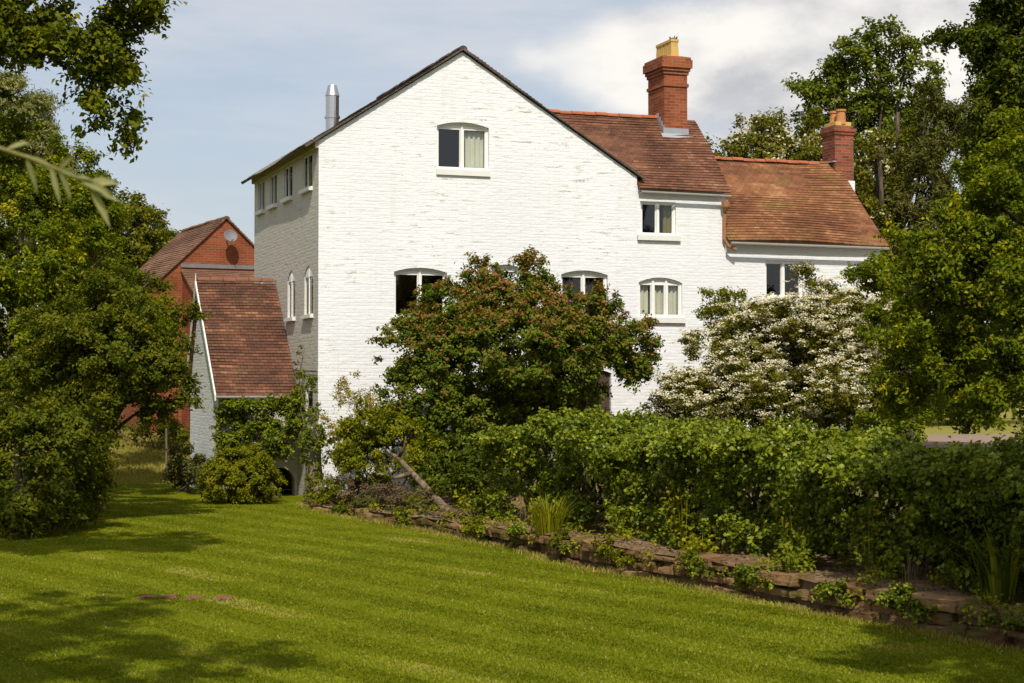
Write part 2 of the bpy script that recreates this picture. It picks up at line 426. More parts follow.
class MB:
    """collects faces with metric uv coordinates, then becomes one mesh"""
    def __init__(s):
        s.v, s.f, s.uv, s.rnd, s.mi = [], [], [], [], []
        s.cur = 0.5
        s.slot = 0

    def face(s, pts, uvs=None):
        pts = [Vector(p) for p in pts]
        if uvs is None:
            n = (pts[1] - pts[0]).cross(pts[-1] - pts[0])
            if n.length < 1e-12 and len(pts) > 3:
                n = (pts[2] - pts[0]).cross(pts[3] - pts[0])
            n.normalize()
            if abs(n.z) > 0.9:
                a, b = Vector((1, 0, 0)), Vector((0, 1, 0))
            else:
                a = Vector((-n.y, n.x, 0)).normalized()
                b = n.cross(a)
                if b.z < 0:
                    b = -b
            uvs = [(p.dot(a), p.dot(b)) for p in pts]
        i = len(s.v)
        s.v += pts
        s.f.append(list(range(i, i + len(pts))))
        s.uv += list(uvs)
        s.rnd.append(s.cur)
        s.mi.append(s.slot)

    def box(s, c, d, R=None):
        c = Vector(c)
        hx, hy, hz = d[0] / 2, d[1] / 2, d[2] / 2
        P = [Vector((x, y, z)) for x in (-hx, hx) for y in (-hy, hy) for z in (-hz, hz)]
        if R is not None:
            P = [R @ p for p in P]
        P = [c + p for p in P]
        for q in ((0, 2, 3, 1), (4, 5, 7, 6), (0, 1, 5, 4), (2, 6, 7, 3), (0, 4, 6, 2), (1, 3, 7, 5)):
            s.face([P[k] for k in q])

    def tube(s, pts, radii, n=8, cap=True):
        pts = [Vector(p) for p in pts]
        rings = []
        up = Vector((0.3, 0.2, 1)).normalized()
        for i, p in enumerate(pts):
            d = (pts[min(i + 1, len(pts) - 1)] - pts[max(i - 1, 0)])
            d.normalize()
            a = d.cross(up)
            if a.length < 1e-3:
                a = d.cross(Vector((1, 0, 0)))
            a.normalize()
            b = d.cross(a)
            r = radii[i] if hasattr(radii, '__len__') else radii
            rings.append([p + (a * math.cos(2 * PI * k / n) + b * math.sin(2 * PI * k / n)) * r for k in range(n)])
        vv = 0.0
        for i in range(len(pts) - 1):
            ln = (pts[i + 1] - pts[i]).length
            for k in range(n):
                k2 = (k + 1) % n
                s.face([rings[i][k], rings[i + 1][k], rings[i + 1][k2], rings[i][k2]], [(k / n, vv), (k / n, vv + ln), ((k + 1) / n, vv + ln), ((k + 1) / n, vv)])
            vv += ln
        if cap:
            s.face(rings[0])
            s.face(list(reversed(rings[-1])))

    def lathe(s, c, prof, n=16, sq=False):
        c = Vector(c)
        rings = []
        for r, z in prof:
            if sq:
                rings.append([c + Vector((x * r, y * r, z)) for x, y in ((-1, -1), (1, -1), (1, 1), (-1, 1))])
            else:
                rings.append([c + Vector((r * math.cos(2 * PI * k / n), r * math.sin(2 * PI * k / n), z)) for k in range(n)])
        n = len(rings[0])
        for i in range(len(rings) - 1):
            for k in range(n):
                k2 = (k + 1) % n
                s.face([rings[i][k], rings[i][k2], rings[i + 1][k2], rings[i + 1][k]])

    def build(s, name, mat, parent=None, smooth=False, weld=False):
        me = bpy.data.meshes.new(name)
        me.from_pydata([tuple(v) for v in s.v], [], s.f)
        uvl = me.uv_layers.new(name='UVMap')
        uvl.data.foreach_set('uv', np.array(s.uv, dtype=np.float32).ravel())
        at_ = me.attributes.new('rnd', 'FLOAT', 'FACE')
        at_.data.foreach_set('value', np.array(s.rnd, dtype=np.float32))
        for m in (mat if isinstance(mat, (list, tuple)) else [mat]):
            me.materials.append(m)
        me.polygons.foreach_set('material_index', np.array(s.mi, dtype=np.int32))
        if weld or smooth:
            import bmesh
            bm = bmesh.new()
            bm.from_mesh(me)
            bmesh.ops.remove_doubles(bm, verts=bm.verts, dist=1e-4)
            if smooth:
                for f in bm.faces:
                    f.smooth = True
            bm.to_mesh(me)
            bm.free()
        o = bpy.data.objects.new(name, me)
        COL.objects.link(o)
        if parent is not None:
            o.parent = parent
        return o


def quads_mesh(name, V, rnd, mat, parent=None, k=4):
    """V: (N, k, 3) polygons -> one mesh; rnd: (N,)"""
    N = len(V)
    me = bpy.data.meshes.new(name)
    me.vertices.add(N * k)
    me.loops.add(N * k)
    me.polygons.add(N)
    me.vertices.foreach_set('co', V.astype(np.float32).ravel())
    me.loops.foreach_set('vertex_index', np.arange(N * k, dtype=np.int32))
    me.polygons.foreach_set('loop_start', np.arange(0, N * k, k, dtype=np.int32))
    me.update(calc_edges=True)
    a = me.attributes.new('rnd', 'FLOAT', 'FACE')
    a.data.foreach_set('value', np.clip(rnd, 0, 1).astype(np.float32))
    me.materials.append(mat)
    o = bpy.data.objects.new(name, me)
    COL.objects.link(o)
    if parent is not None:
        o.parent = parent
    return o


def nrm(a):
    return a / (np.linalg.norm(a, axis=-1, keepdims=True) + 1e-9)


def leaf_quads(P, Nn, Ln, Wd, droop=0.25):
    """kite shaped, slightly folded leaves at P facing Nn"""
    n = len(P)
    r = nrm(RNG.normal(size=(n, 3)))
    d = nrm(np.cross(Nn, r))
    d[:, 2] -= droop
    d = nrm(d)
    side = nrm(np.cross(Nn, d))
    up = np.cross(d, side)
    L_ = (Ln * RNG.uniform(0.65, 1.25, n))[:, None]
    W_ = (Wd * RNG.uniform(0.7, 1.2, n))[:, None]
    b = P - d * L_ * 0.5
    tip = P + d * L_ * 0.5 - up * L_ * 0.08
    l = P + side * W_ * 0.5 + up * W_ * 0.18 - d * L_ * 0.06
    q = P - side * W_ * 0.5 + up * W_ * 0.18 - d * L_ * 0.06
    return np.stack([b, l, tip, q], axis=1)


def clusters_from_lobes(lobes, rc, spacing=1.0, shell=0.55, lump=0.20):
    """cluster centres spread through the outer part of each lobe. lobe = (centre, rx, ry, rz)"""
    out, ctr = [], []
    for (c, rx, ry, rz) in lobes:
        area = 4 * PI * ((rx * ry) ** 1.6 + (rx * rz) ** 1.6 + (ry * rz) ** 1.6) ** (1 / 1.6) / 3 ** (1 / 1.6)
        n = max(4, int(area / (rc * rc * 2.4) / spacing))
        u = nrm(RNG.normal(size=(n, 3)))
        k = RNG.uniform(shell, 1.03, n) ** 0.8
        q = np.array(c) + u * k[:, None] * np.array([rx, ry, rz])
        f = 2.1 / max(0.5, rc * 2.2)
        w = (np.sin(q[:, 0] * f + 1.3) + np.sin(q[:, 2] * f * 1.2 + q[:, 0] * 0.7 * f) + np.sin(q[:, 1] * f + q[:, 2] * 0.5 * f)) / 3
        q = np.array(c) + u * (k * (1 + lump * w))[:, None] * np.array([rx, ry, rz])
        keep = (w + RNG.normal(0, 0.18, n)) > (-0.42 if lump > 0.15 else -0.75)
        out.append(q[keep])
        ctr.append(np.repeat(np.array([c]), keep.sum(), 0))
    return np.concatenate(out), np.concatenate(ctr)


def leaves_in_clusters(C, ctr, rc, leafL, leafW, lai=1.2, up=0.7, flat=0.6, hang=0.0, rv=0.35):
    n = len(C)
    rcs = rc * RNG.uniform(0.55, 1.35, n)
    cnt = np.maximum(8, (lai * PI * rcs ** 2 / (0.5 * leafL * leafW))).astype(int)
    idx = np.repeat(np.arange(n), cnt)
    m = len(idx)
    outd = nrm(C - ctr + 1e-6)
    # every cluster is a handful of leafy twigs that reach outwards
    ns = 5
    sd = nrm(outd[:, None, :] * 0.75 + RNG.normal(0, 0.62, (n, ns, 3)) + np.array([0, 0, 0.18]))
    sl = rcs[:, None] * RNG.uniform(0.7, 1.75, (n, ns))
    j = RNG.integers(0, ns, m)
    d, ln = sd[idx, j], sl[idx, j]
    q = RNG.uniform(0, 1, m) ** 0.85
    perp = RNG.normal(size=(m, 3)) * (rcs[idx] * 0.30 * (1.05 - 0.6 * q))[:, None]
    perp[:, 2] *= (0.5 + 0.5 * flat)
    P = C[idx] + d * (ln * (q - 0.35))[:, None] + perp
    P[:, 2] -= (0.10 + hang) * ln * q * q
    Nn = nrm(outd[idx] * 0.45 + nrm(perp) * 0.35 + np.array([0, 0, up]) + RNG.normal(size=(m, 3)) * 0.5)
    tone = RNG.normal(0, 0.12, n)
    tone2 = RNG.normal(0, 0.10, (n, ns))
    rnd = 0.40 + tone[idx] + tone2[idx, j] + RNG.normal(0, rv * 0.45, m) + (q - 0.5) * 0.22
    return P, Nn, rnd, idx


def px_lobes(spec, dz=1.0):
    out = []
    for s_ in spec:
        px, py, rx, ry, Y = s_[:5]
        c = at(px, py, Y)
        k = Y / F
        dep = s_[5] if len(s_) > 5 else (rx * k * 0.9)
        out.append((tuple(c), rx * k, dep, ry * k))
    return out


def bez(a, b, c, n):
    return [a.lerp(b, t).lerp(b.lerp(c, t), t) for t in [i / (n - 1) for i in range(n)]]


def limbs(mb, base, top, r0, targets, n_main=5, lean=0.0):
    """a tapered trunk from base to top with limbs bending out to the targets"""
    base, top = Vector(base), Vector(top)
    mid = base.lerp(top, 0.5) + Vector((random.uniform(-.15, .15), random.uniform(-.1, .1), 0)) * (top - base).length * 0.5
    path = bez(base, mid, top, 9)
    path.insert(1, path[0].lerp(path[1], 0.25))
    rad = [r0 * 1.35, r0 * 1.08] + [r0 * (1 - 0.75 * i / 8) for i in range(1, 9)]
    mb.tube(path, rad, 10)
    H = (top - base).length
    for tg in targets:
        tg = Vector(tg)
        t = min(0.95, max(0.25, (tg.z - base.z) / max(0.1, (top.z - base.z)) * 0.6))
        i = int(2 + t * 7)
        i = min(i, 9)
        st = path[i]
        ln = (tg - st).length
        m = st.lerp(tg, 0.5) + Vector((random.uniform(-.12, .12), random.uniform(-.12, .12), random.uniform(0.02, .16))) * ln
        r = min(rad[i] * 0.6, 0.02 + 0.018 * ln)
        p = bez(st, m, tg, 6)
        mb.tube(p, [r * (1 - 0.8 * k / 5) for k in range(6)], 6)


def plant(name, label, cat, lobes, leaf, rc=0.4, leafL=0.09, leafW=0.055, lai=1.2, spacing=1.0, shell=0.55, up=0.7, flat=0.6,
          hang=0.0, base=None, top=None, r0=0.15, n_limbs=12, bark='bark', group=None, crown='crown', stem='trunk', extra=None, rv=0.35, stems=None, lump=0.20):
    """tree or shrub: one thing > trunk (or stem), crown (or foliage)"""
    L0 = [l for l in lobes]
    C, ctr = clusters_from_lobes(L0, rc, spacing, shell, lump)
    if base is None:
        cc = np.mean([l[0] for l in L0], axis=0)
        base = (cc[0], cc[1], 0.0)
    base = Vector(base)
    base.z = max(0.0, min(base.z, min(l[0][2] - l[3] * 0.8 for l in L0)))
    # nothing grows into the ground
    C = C[C[:, 2] > base.z + min(0.12, rc * 0.5)]
    ctr = ctr[:len(C)] if len(ctr) == len(C) else np.array([L0[int(np.argmin([np.linalg.norm((c - np.array(l[0])) / np.array(l[1:])) for l in L0]))][0] for c in C])
    P, Nn, rnd, idx = leaves_in_clusters(C, ctr, rc, leafL, leafW, lai, up, flat, hang, rv)
    if extra:
        rnd = extra(P, rnd, idx, C)
    root = thing(name, label, cat, base, 0, group)
    b = np.array(base)
    quads_mesh(crown, leaf_quads(P - b, Nn, leafL, leafW), rnd, L[leaf], root)
    mb = MB()
    top = Vector(top) if top is not None else Vector((b[0], b[1], max(l[0][2] for l in L0)))
    pick = RNG.choice(len(C), min(n_limbs, len(C)), replace=False)
    rel = [Vector(C[i] - b) for i in pick]
    if stems:
        for k in range(stems):
            a = Vector((random.uniform(-.25, .25), random.uniform(-.25, .25), 0))
            sub = rel[k::stems]
            tp = (sub[0] if sub else top - base)
            limbs(mb, a, tp, r0, sub[1:])
    else:
        limbs(mb, (0, 0, -0.05), top - base, r0, rel)
    mb.build(stem, M[bark], root, smooth=True)
    return root, C, ctr


# ------------------------------------------------------------------ ground, garden bank, road
WALL = [Vector(p) for p in ((-4.45, 36.0, 0), (-3.84, 34.0, 0), (-2.15, 30.8, 0), (-1.27, 28.9, 0), (0.2, 25.6, 0), (0.94, 23.5, 0), (2.08, 21.5, 0), (3.40, 18.6, 0), (4.03, 17.5, 0), (4.83, 16.0, 0), (6.4, 13.8, 0), (8.2, 11.4, 0))]
seg = [(WALL[i + 1] - WALL[i]).length for i in range(len(WALL) - 1)]
TOT = sum(seg)


def wall_pt(t):
    t = max(0.0, min(TOT - 1e-4, t))
    for i, l in enumerate(seg):
        if t <= l:
            return WALL[i].lerp(WALL[i + 1], t / l), (WALL[i + 1] - WALL[i]).normalized()
        t -= l
    return WALL[-1], (WALL[-1] - WALL[-2]).normalized()


BACK = Vector((0.90, 0.436, 0))       # direction from the wall towards the garden


def wall_h(t):
    return 0.11 + 0.28 * min(1.0, max(0.0, (t - 1.0) / 12.0))


def sstep(a, b, x):
    t = min(1.0, max(0.0, (x - a) / (b - a)))
    return t * t * (3 - 2 * t)


def bank_z(t, s):
    h = wall_h(t) - 0.05
    return h + (1.15 - h) * sstep(0.9, 6.5, s) * sstep(-1.0, 4.0, t) + 0.03 * math.sin(t * 2.3 + s * 1.7) * sstep(0.1, 0.5, s)


def bank_pt(t, s, dz=0.0):
    p, d = wall_pt(t)
    q = p + BACK * s
    q.z = bank_z(t, s) + dz
    return q


def rise(x, y):
    return 1.25 * sstep(43.5, 54, y) * sstep(4.0, 7.5, -x) * (1 - sstep(40, 60, -x)) * (1 - 0.6 * sstep(70, 95, y))


def grid_ground():
    xs = np.concatenate([np.linspace(-900, -90, 6)[:-1], np.linspace(-90, -30, 13)[:-1], np.linspace(-30, 30, 61), np.linspace(30, 900, 8)[1:]])
    ys = np.concatenate([np.linspace(-300, -5, 5)[:-1], np.linspace(-5, 95, 101), np.linspace(95, 1500, 9)[1:]])
    mb_v = [(x, y, (0.02 * math.sin(x * 0.7) * math.sin(y * 0.45) if abs(x) < 30 and -5 < y < 95 else 0.0) + rise(x, y)) for y in ys for x in xs]
    nx = len(xs)
    fs = [(j * nx + i, j * nx + i + 1, (j + 1) * nx + i + 1, (j + 1) * nx + i) for j in range(len(ys) - 1) for i in range(nx - 1)]
    me = bpy.data.meshes.new('ground')
    me.from_pydata(mb_v, [], fs)
    me.materials.append(M['ground'])
    o = bpy.data.objects.new('ground', me)
    COL.objects.link(o)
    o['kind'] = 'structure'
    o['label'] = 'mown lawn and meadow round the house'
    return o


grid_ground()


def garden_bank():
    mb = MB()
    ts = [i * 0.35 for i in range(int(TOT / 0.35) + 1)]
    ss = [0.03, 0.2, 0.4, 0.7, 1.0, 1.4, 1.9, 2.5, 3.2, 4, 5, 6, 7.5, 10, 14, 20, 30, 45, 70]
    G = [[bank_pt(t, s) + Vector((0, 0, random.uniform(-.02, .02) if s < 3 else 0)) for s in ss] for t in ts]
    for i in range(len(ts) - 1):
        for j in range(len(ss) - 1):
            mb.face([G[i][j], G[i + 1][j], G[i + 1][j + 1], G[i][j + 1]])
    o = mb.build('garden_terrain', M['soil'], None, smooth=True)
    o['kind'] = 'structure'
    o['label'] = 'raised garden bank of bare soil and grass behind the stone wall'
    mb = MB()
    for i in range(16):
        x0, x1 = 8.5 + i * 2.0, 10.5 + i * 2.0
        ya, yb = 35.5 + i * 0.3, 35.5 + (i + 1) * 0.3
        w = 9.0
        mb.face([(x0, ya, 1.19), (x1, yb, 1.19), (x1, yb + w, 1.2), (x0, ya + w, 1.2)])
    r = mb.build('road', M['road'])
    r['kind'] = 'structure'
    r['label'] = 'pale tarmac drive seen under the tree'


garden_bank()


def grass_blades():
    N = 620000
    Y = 13.6 + (RNG.uniform(0, 1, N) ** 1.35) * 30
    X = RNG.uniform(-1, 1, N) * (Y * 0.305 + 0.3)
    # keep off the bank and the house
    wx = np.array([w.x for w in WALL][::-1])
    wy = np.array([w.y for w in WALL][::-1])
    lim = np.interp(Y, wy, wx, right=-4.35)
    back = Y > 36
    lim = np.where(back, -4.6 - 2.3 * (Y > 38) - (Y - 36) * 0.3, lim)
    k = X < lim - 0.02
    X, Y = X[k], Y[k]
    n = len(X)
    q = X * 0.80 + Y * 0.60
    stripe = np.sin(2 * PI * q / 0.95)
    yaw = RNG.uniform(0, 2 * PI, n)
    h = RNG.uniform(0.010, 0.025, n)
    edge = np.clip(1 - (lim[k] - X) / 0.5, 0, 1) * (Y < 36)
    h *= 1 + edge ** 2 * 1.8
    w = RNG.uniform(0.006, 0.012, n)
    lean = np.sign(stripe) * 0.32
    lx = 0.6 * lean * h + RNG.normal(0, 0.5, n) * h
    ly = -0.8 * lean * h + RNG.normal(0, 0.5, n) * h
    z0 = 0.02 * np.sin(X * 0.7) * np.sin(Y * 0.45) - 0.003
    c, s_ = np.cos(yaw) * w, np.sin(yaw) * w
    A = np.stack([X - c, Y - s_, z0], 1)
    B = np.stack([X + c, Y + s_, z0], 1)
    T = np.stack([X + lx, Y + ly, z0 + h], 1)
    dry = np.clip(np.sin(X * 0.9 + 2.0 * np.sin(Y * 0.35)) * np.sin(Y * 0.8 + 1.5 * np.sin(X * 0.6)) * np.sin(X * 2.3 + Y * 1.9) - 0.25, 0, 1) * 0.75
    patch = np.sin(X * 1.7 + np.sin(Y * 0.9) * 2) * np.sin(Y * 1.3 + np.sin(X * 1.1) * 2)
    mott = np.zeros(n)
    for k_ in range(14):
        a_, f_ = RNG.uniform(0, PI), RNG.uniform(0.8, 7.0)
        mott += np.sin((X * math.cos(a_) + Y * math.sin(a_)) * f_ + RNG.uniform(0, 6) + 0.8 * np.sin(X * f_ * 0.37 + k_)) / 14 ** 0.5
    rnd = 0.51 + RNG.normal(0, 0.14, n) + patch * 0.06 + mott * 0.11 - (stripe > 0) * 0.13 + dry + edge ** 1.3 * 0.55  # stripe term darkens bands to stand in for the sheen of leaning blades
    rnd[RNG.uniform(0, 1, n) < 0.04] = 1.0
    o = quads_mesh('grass', np.stack([A, B, T], 1), rnd, L['grass'], None, 3)
    o['kind'] = 'stuff'
    o['label'] = 'short mown grass of the lawn'


grass_blades()

# ------------------------------------------------------------------ the white house
YAW = math.radians(19.7)
HO = Vector((-4.22, 37.0, 0.0))
house = thing('white_house', 'whitewashed brick house with tall gable, tiled wings, lean-to and two brick chimneys', 'house', HO, YAW)
X_, Y_, Z_ = Vector((1, 0, 0)), Vector((0, 1, 0)), Vector((0, 0, 1))


def hole_poly(u0, u1, z0, z1, rise):
    pts = [(u0, z0), (u1, z0)]
    if rise <= 0:
        return pts + [(u1, z1), (u0, z1)]
    zs = z1 - rise
    n = 10
    w = (u1 - u0) / 2
    R = (w * w + rise * rise) / (2 * rise)
    cz = z1 - R
    a0 = math.asin(min(1, w / R))
    for i in range(n + 1):
        a = a0 - 2 * a0 * i / n
        pts.append(((u0 + u1) / 2 + R * math.sin(a), cz + R * math.cos(a)))
    return pts


def facade(mb, O, U, N, outline, holes, reveal=0.13):
    """wall face in the plane O + u*U + z*Z with outward normal N, with real openings and their reveals"""
    O, U, N = Vector(O), Vector(U), Vector(N)

    def w(p, d=0.0):
        return O + U * p[0] + Z_ * p[1] - N * d
    polys = [[Vector((p[0], p[1], 0)) for p in outline]] + [[Vector((p[0], p[1], 0)) for p in h] for h in holes]
    flat = [p for pl in polys for p in pl]
    for tri in tessellate_polygon(polys):
        pts = [w(flat[i]) for i in tri]
        nn = (pts[1] - pts[0]).cross(pts[2] - pts[0])
        tri = tri if nn.dot(N) > 0 else tuple(reversed(tri))
        mb.face([w(flat[i]) for i in tri], [(flat[i].x, flat[i].y) for i in tri])
    for h in holes:
        for i in range(len(h)):
            a, b = h[i], h[(i + 1) % len(h)]
            mb.face([w(a), w(b), w(b, reveal), w(a, reveal)])


def strip_frame(mb, w, outer, inner, d0, d1):
    """a frame between two loops of the same length, from depth d0 (front) to d1"""
    n = len(outer)
    for i in range(n):
        j = (i + 1) % n
        mb.face([w(outer[i], d0), w(outer[j], d0), w(inner[j], d0), w(inner[i], d0)])
        mb.face([w(inner[i], d0), w(inner[j], d0), w(inner[j], d1), w(inner[i], d1)])


def window(O, U, N, u0, u1, z0, z1, rise=0.0, lights=2, reveal=0.13, sill=(0.07, 0.12, 0.06), curtains=(), name='window', fr=0.045, room=(0.35, 2.2), label=None, panel=None, bar=0.05, fd=0.05, hangs=()):
    O, U, N = Vector(O), Vector(U), Vector(N)

    def w(p, d=0.0):
        return O + U * p[0] + Z_ * p[1] - N * d
    outer = hole_poly(u0 + .002, u1 - .002, z0 + .002, z1 - .002, rise)
    mb = MB()
    if rise > 0:
        # straight frame head with a curved filler above it
        inner = hole_poly(u0 + fr, u1 - fr, z0 + fr, z1 - fr * 0.9, max(0.02, rise * 0.9))
    else:
        inner = hole_poly(u0 + fr, u1 - fr, z0 + fr, z1 - fr, 0)
    strip_frame(mb, w, outer, inner, reveal - fd, reveal + 0.03)
    iw = (u1 - u0 - 2 * fr)
    for k in range(1, lights):
        uc = u0 + fr + iw * k / lights
        top = z1 - fr - (rise * 0.25 if rise else 0) + 0.02
        c = w((uc, (z0 + fr + top) / 2), reveal - 0.012)
        d = (abs(U.x) * bar + abs(N.x) * (fd + .02), abs(U.y) * bar + abs(N.y) * (fd + .02), top - z0 - fr)
        mb.box(c, d)
    # opening sash: thin inner frame in each light
    for k in range(lights):
        a = u0 + fr + iw * k / lights + (0.03 if k else 0.0)
        b = u0 + fr + iw * (k + 1) / lights - (0.03 if k < lights - 1 else 0.0)
        t2 = z1 - fr - rise * 0.9
        o2 = hole_poly(a, b, z0 + fr, t2, 0)
        i2 = hole_poly(a + .022, b - .022, z0 + fr + .028, t2 - .022, 0)
        if bar > 0.03:
            strip_frame(mb, w, o2, i2, reveal - 0.03, reveal + 0.02)
    if rise > 0:
        t2 = z1 - fr - rise * 0.9 - 0.02
        arc = [p for p in inner if p[1] > t2 + 0.01]
        mb.face([w(p, reveal - 0.015) for p in [(u0 + fr, t2), (u1 - fr, t2)] + arc])
    wo = mb.build(name, M['paint'], house)
    if label:
        wo['label'] = label
    pm = MB()
    pm.face([w(p, reveal + 0.005) for p in inner])
    pm.build('pane' if panel is None else 'blind_panel', M['glass'] if panel is None else panel, wo)
    if sill:
        ov, hgt, out = sill
        sm = MB()
        c = w(((u0 + u1) / 2, z0 - hgt / 2 + 0.004), (0.08 - out) / 2)
        dep = 0.08 + out
        d = (abs(U.x) * (u1 - u0 + 2 * ov) + abs(N.x) * dep, abs(U.y) * (u1 - u0 + 2 * ov) + abs(N.y) * dep, hgt)
        sm.box(c, d)
        sm.build('sill', M['sill'], wo)
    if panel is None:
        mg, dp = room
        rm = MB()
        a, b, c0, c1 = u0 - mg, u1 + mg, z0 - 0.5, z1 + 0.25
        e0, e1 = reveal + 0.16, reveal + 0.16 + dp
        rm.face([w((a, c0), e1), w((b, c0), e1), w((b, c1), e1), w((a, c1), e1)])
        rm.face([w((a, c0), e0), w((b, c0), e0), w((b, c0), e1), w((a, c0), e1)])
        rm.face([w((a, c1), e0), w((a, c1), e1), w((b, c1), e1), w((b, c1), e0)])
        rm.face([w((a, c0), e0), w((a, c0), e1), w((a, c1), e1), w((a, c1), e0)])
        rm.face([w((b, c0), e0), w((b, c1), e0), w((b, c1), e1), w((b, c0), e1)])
        rm.build('room_interior', M['plaster_darkened'], wo)
    for (a, b, mt) in hangs:
        cm = MB()
        n = max(8, int((b - a) / 0.02))
        row = []
        for i in range(n + 1):
            u = a + (b - a) * i / n
            d = reveal + 0.09 + 0.025 * math.sin(i * 1.15 + a * 7) + 0.01 * math.sin(i * 2.9)
            row.append((u, d))
        for i in range(n):
            (ua, da), (ub, db) = row[i], row[i + 1]
            cm.face([w((ua, z0 + 0.0), da), w((ub, z0 + 0.0), db), w((ub, z1 - 0.02), db), w((ua, z1 - 0.02), da)])
        cm.build('curtain', M[mt], wo, smooth=True)
    return wo


FRONT = (X_, -Y_)        # u direction, outward normal of the front faces
SIDE_U, SIDE_N = Y_, -X_  # left side wall: u runs back along the wall

# main gable block
HW, HD = 7.58, 7.2
EL, AX, AZ, ER = 7.84, 3.29, 10.0, 7.36
gh = [hole_poly(2.70, 3.93, 7.33, 8.41, 0.10), hole_poly(1.71, 2.94, 4.0, 5.11, 0.10), hole_poly(4.0, 4.72, 4.05, 5.23, 0.10), hole_poly(5.68, 6.84, 3.96, 5.14, 0.10), hole_poly(6.22, 6.92, 0.9, 2.85, 0.08)]
sh = [hole_poly(0.62, 1.58, 6.90, 7.66, 0), hole_poly(2.66, 3.58, 6.90, 7.66, 0), hole_poly(4.42, 5.26, 6.90, 7.66, 0), hole_poly(5.92, 6.72, 6.90, 7.66, 0),
      hole_poly(0.52, 1.38, 4.06, 5.16, 0.22), hole_poly(2.33, 3.15, 4.06, 5.16, 0.22), hole_poly(5.95, 6.6, 4.4, 5.2, 0.22), hole_poly(0.50, 1.2, 1.55, 2.62, 0.22)]
mb = MB()
facade(mb, (0, 0, 0), X_, -Y_, [(0, -.3), (HW, -.3), (HW, ER), (AX, AZ), (0, EL)], gh)
facade(mb, (0, HD, 0), X_, Y_, [(0, -.3), (HW, -.3), (HW, ER), (AX, AZ), (0, EL)], [])
facade(mb, (HW, 0, 0), Y_, X_, [(0, -.3), (HD, -.3), (HD, ER), (0, ER)], [])
mb.build('wall', M['white'], house)
mb = MB()
facade(mb, (0, 0, 0), Y_, -X_, [(0, -.3), (HD, -.3), (HD, EL), (0, EL)], sh, 0.03)
# two courses of corbelled brick under the eaves
mb.box((-0.03, HD / 2, EL - 0.09), (0.10, HD - 0.01, 0.14))
mb.box((-0.07, HD / 2, EL - 0.005), (0.18, HD - 0.02, 0.07))
mb.build('side_wall', M['white_dim'], house)

# flue support and openings
window((0, 0, 0), *FRONT, 2.70, 3.93, 7.33, 8.41, 0.10, 2, sill=(0.02, 0.13, 0.05), hangs=[(3.42, 3.86, 'curtain')], name='window')
window((0, 0, 0), *FRONT, 1.71, 2.94, 4.0, 5.11, 0.10, 2, sill=(0.04, 0.12, 0.05))
window((0, 0, 0), *FRONT, 4.0, 4.72, 4.05, 5.23, 0.10, 1, panel=M['paint'], label='narrow arched window blanked with a white panel')
window((0, 0, 0), *FRONT, 5.68, 6.84, 3.96, 5.14, 0.10, 2, sill=(0.04, 0.12, 0.05))
mbd = MB()
mbd.box((6.57, 0.11, 1.86), (0.69, 0.05, 1.97))
for zz in (1.35, 2.2):
    mbd.box((6.57, 0.08, zz), (0.46, 0.03, 0.6))
mbd.build('door', M['wood_dark'], house)
for (a, b) in ((0.62, 1.58), (2.66, 3.58), (4.42, 5.26), (5.92, 6.72)):
    window((0, 0, 0), SIDE_U, SIDE_N, a, b, 6.90, 7.66, 0, 2, sill=(0.05, 0.09, 0.09), room=(0.12, 1.2), reveal=0.03, bar=0.02, fd=0.006, fr=0.03)
for (a, b) in ((0.52, 1.38), (2.33, 3.15)):
    window((0, 0, 0), SIDE_U, SIDE_N, a, b, 4.06, 5.16, 0.22, 2, sill=(0.05, 0.08, 0.08), room=(0.12, 1.2), reveal=0.03, bar=0.02, fd=0.006, fr=0.03)
window((0, 0, 0), SIDE_U, SIDE_N, 5.95, 6.6, 4.4, 5.2, 0.22, 1, sill=None, room=(0.12, 1.2), reveal=0.03, bar=0.02, fd=0.006, fr=0.03)
window((0, 0, 0), SIDE_U, SIDE_N, 0.50, 1.2, 1.55, 2.62, 0.22, 1, sill=(0.05, 0.10, 0.06), room=(0.12, 1.2), reveal=0.03, bar=0.02, fd=0.006, fr=0.03)
# thin service cable along the side and round the corner
mbc = MB()
mbc.tube([(-0.03, 3.0, 2.86), (-0.03, 1.5, 2.82), (-0.03, 0.05, 2.80)], 0.014, 6)
mbc.build('cable', M['wood_dark'], house)


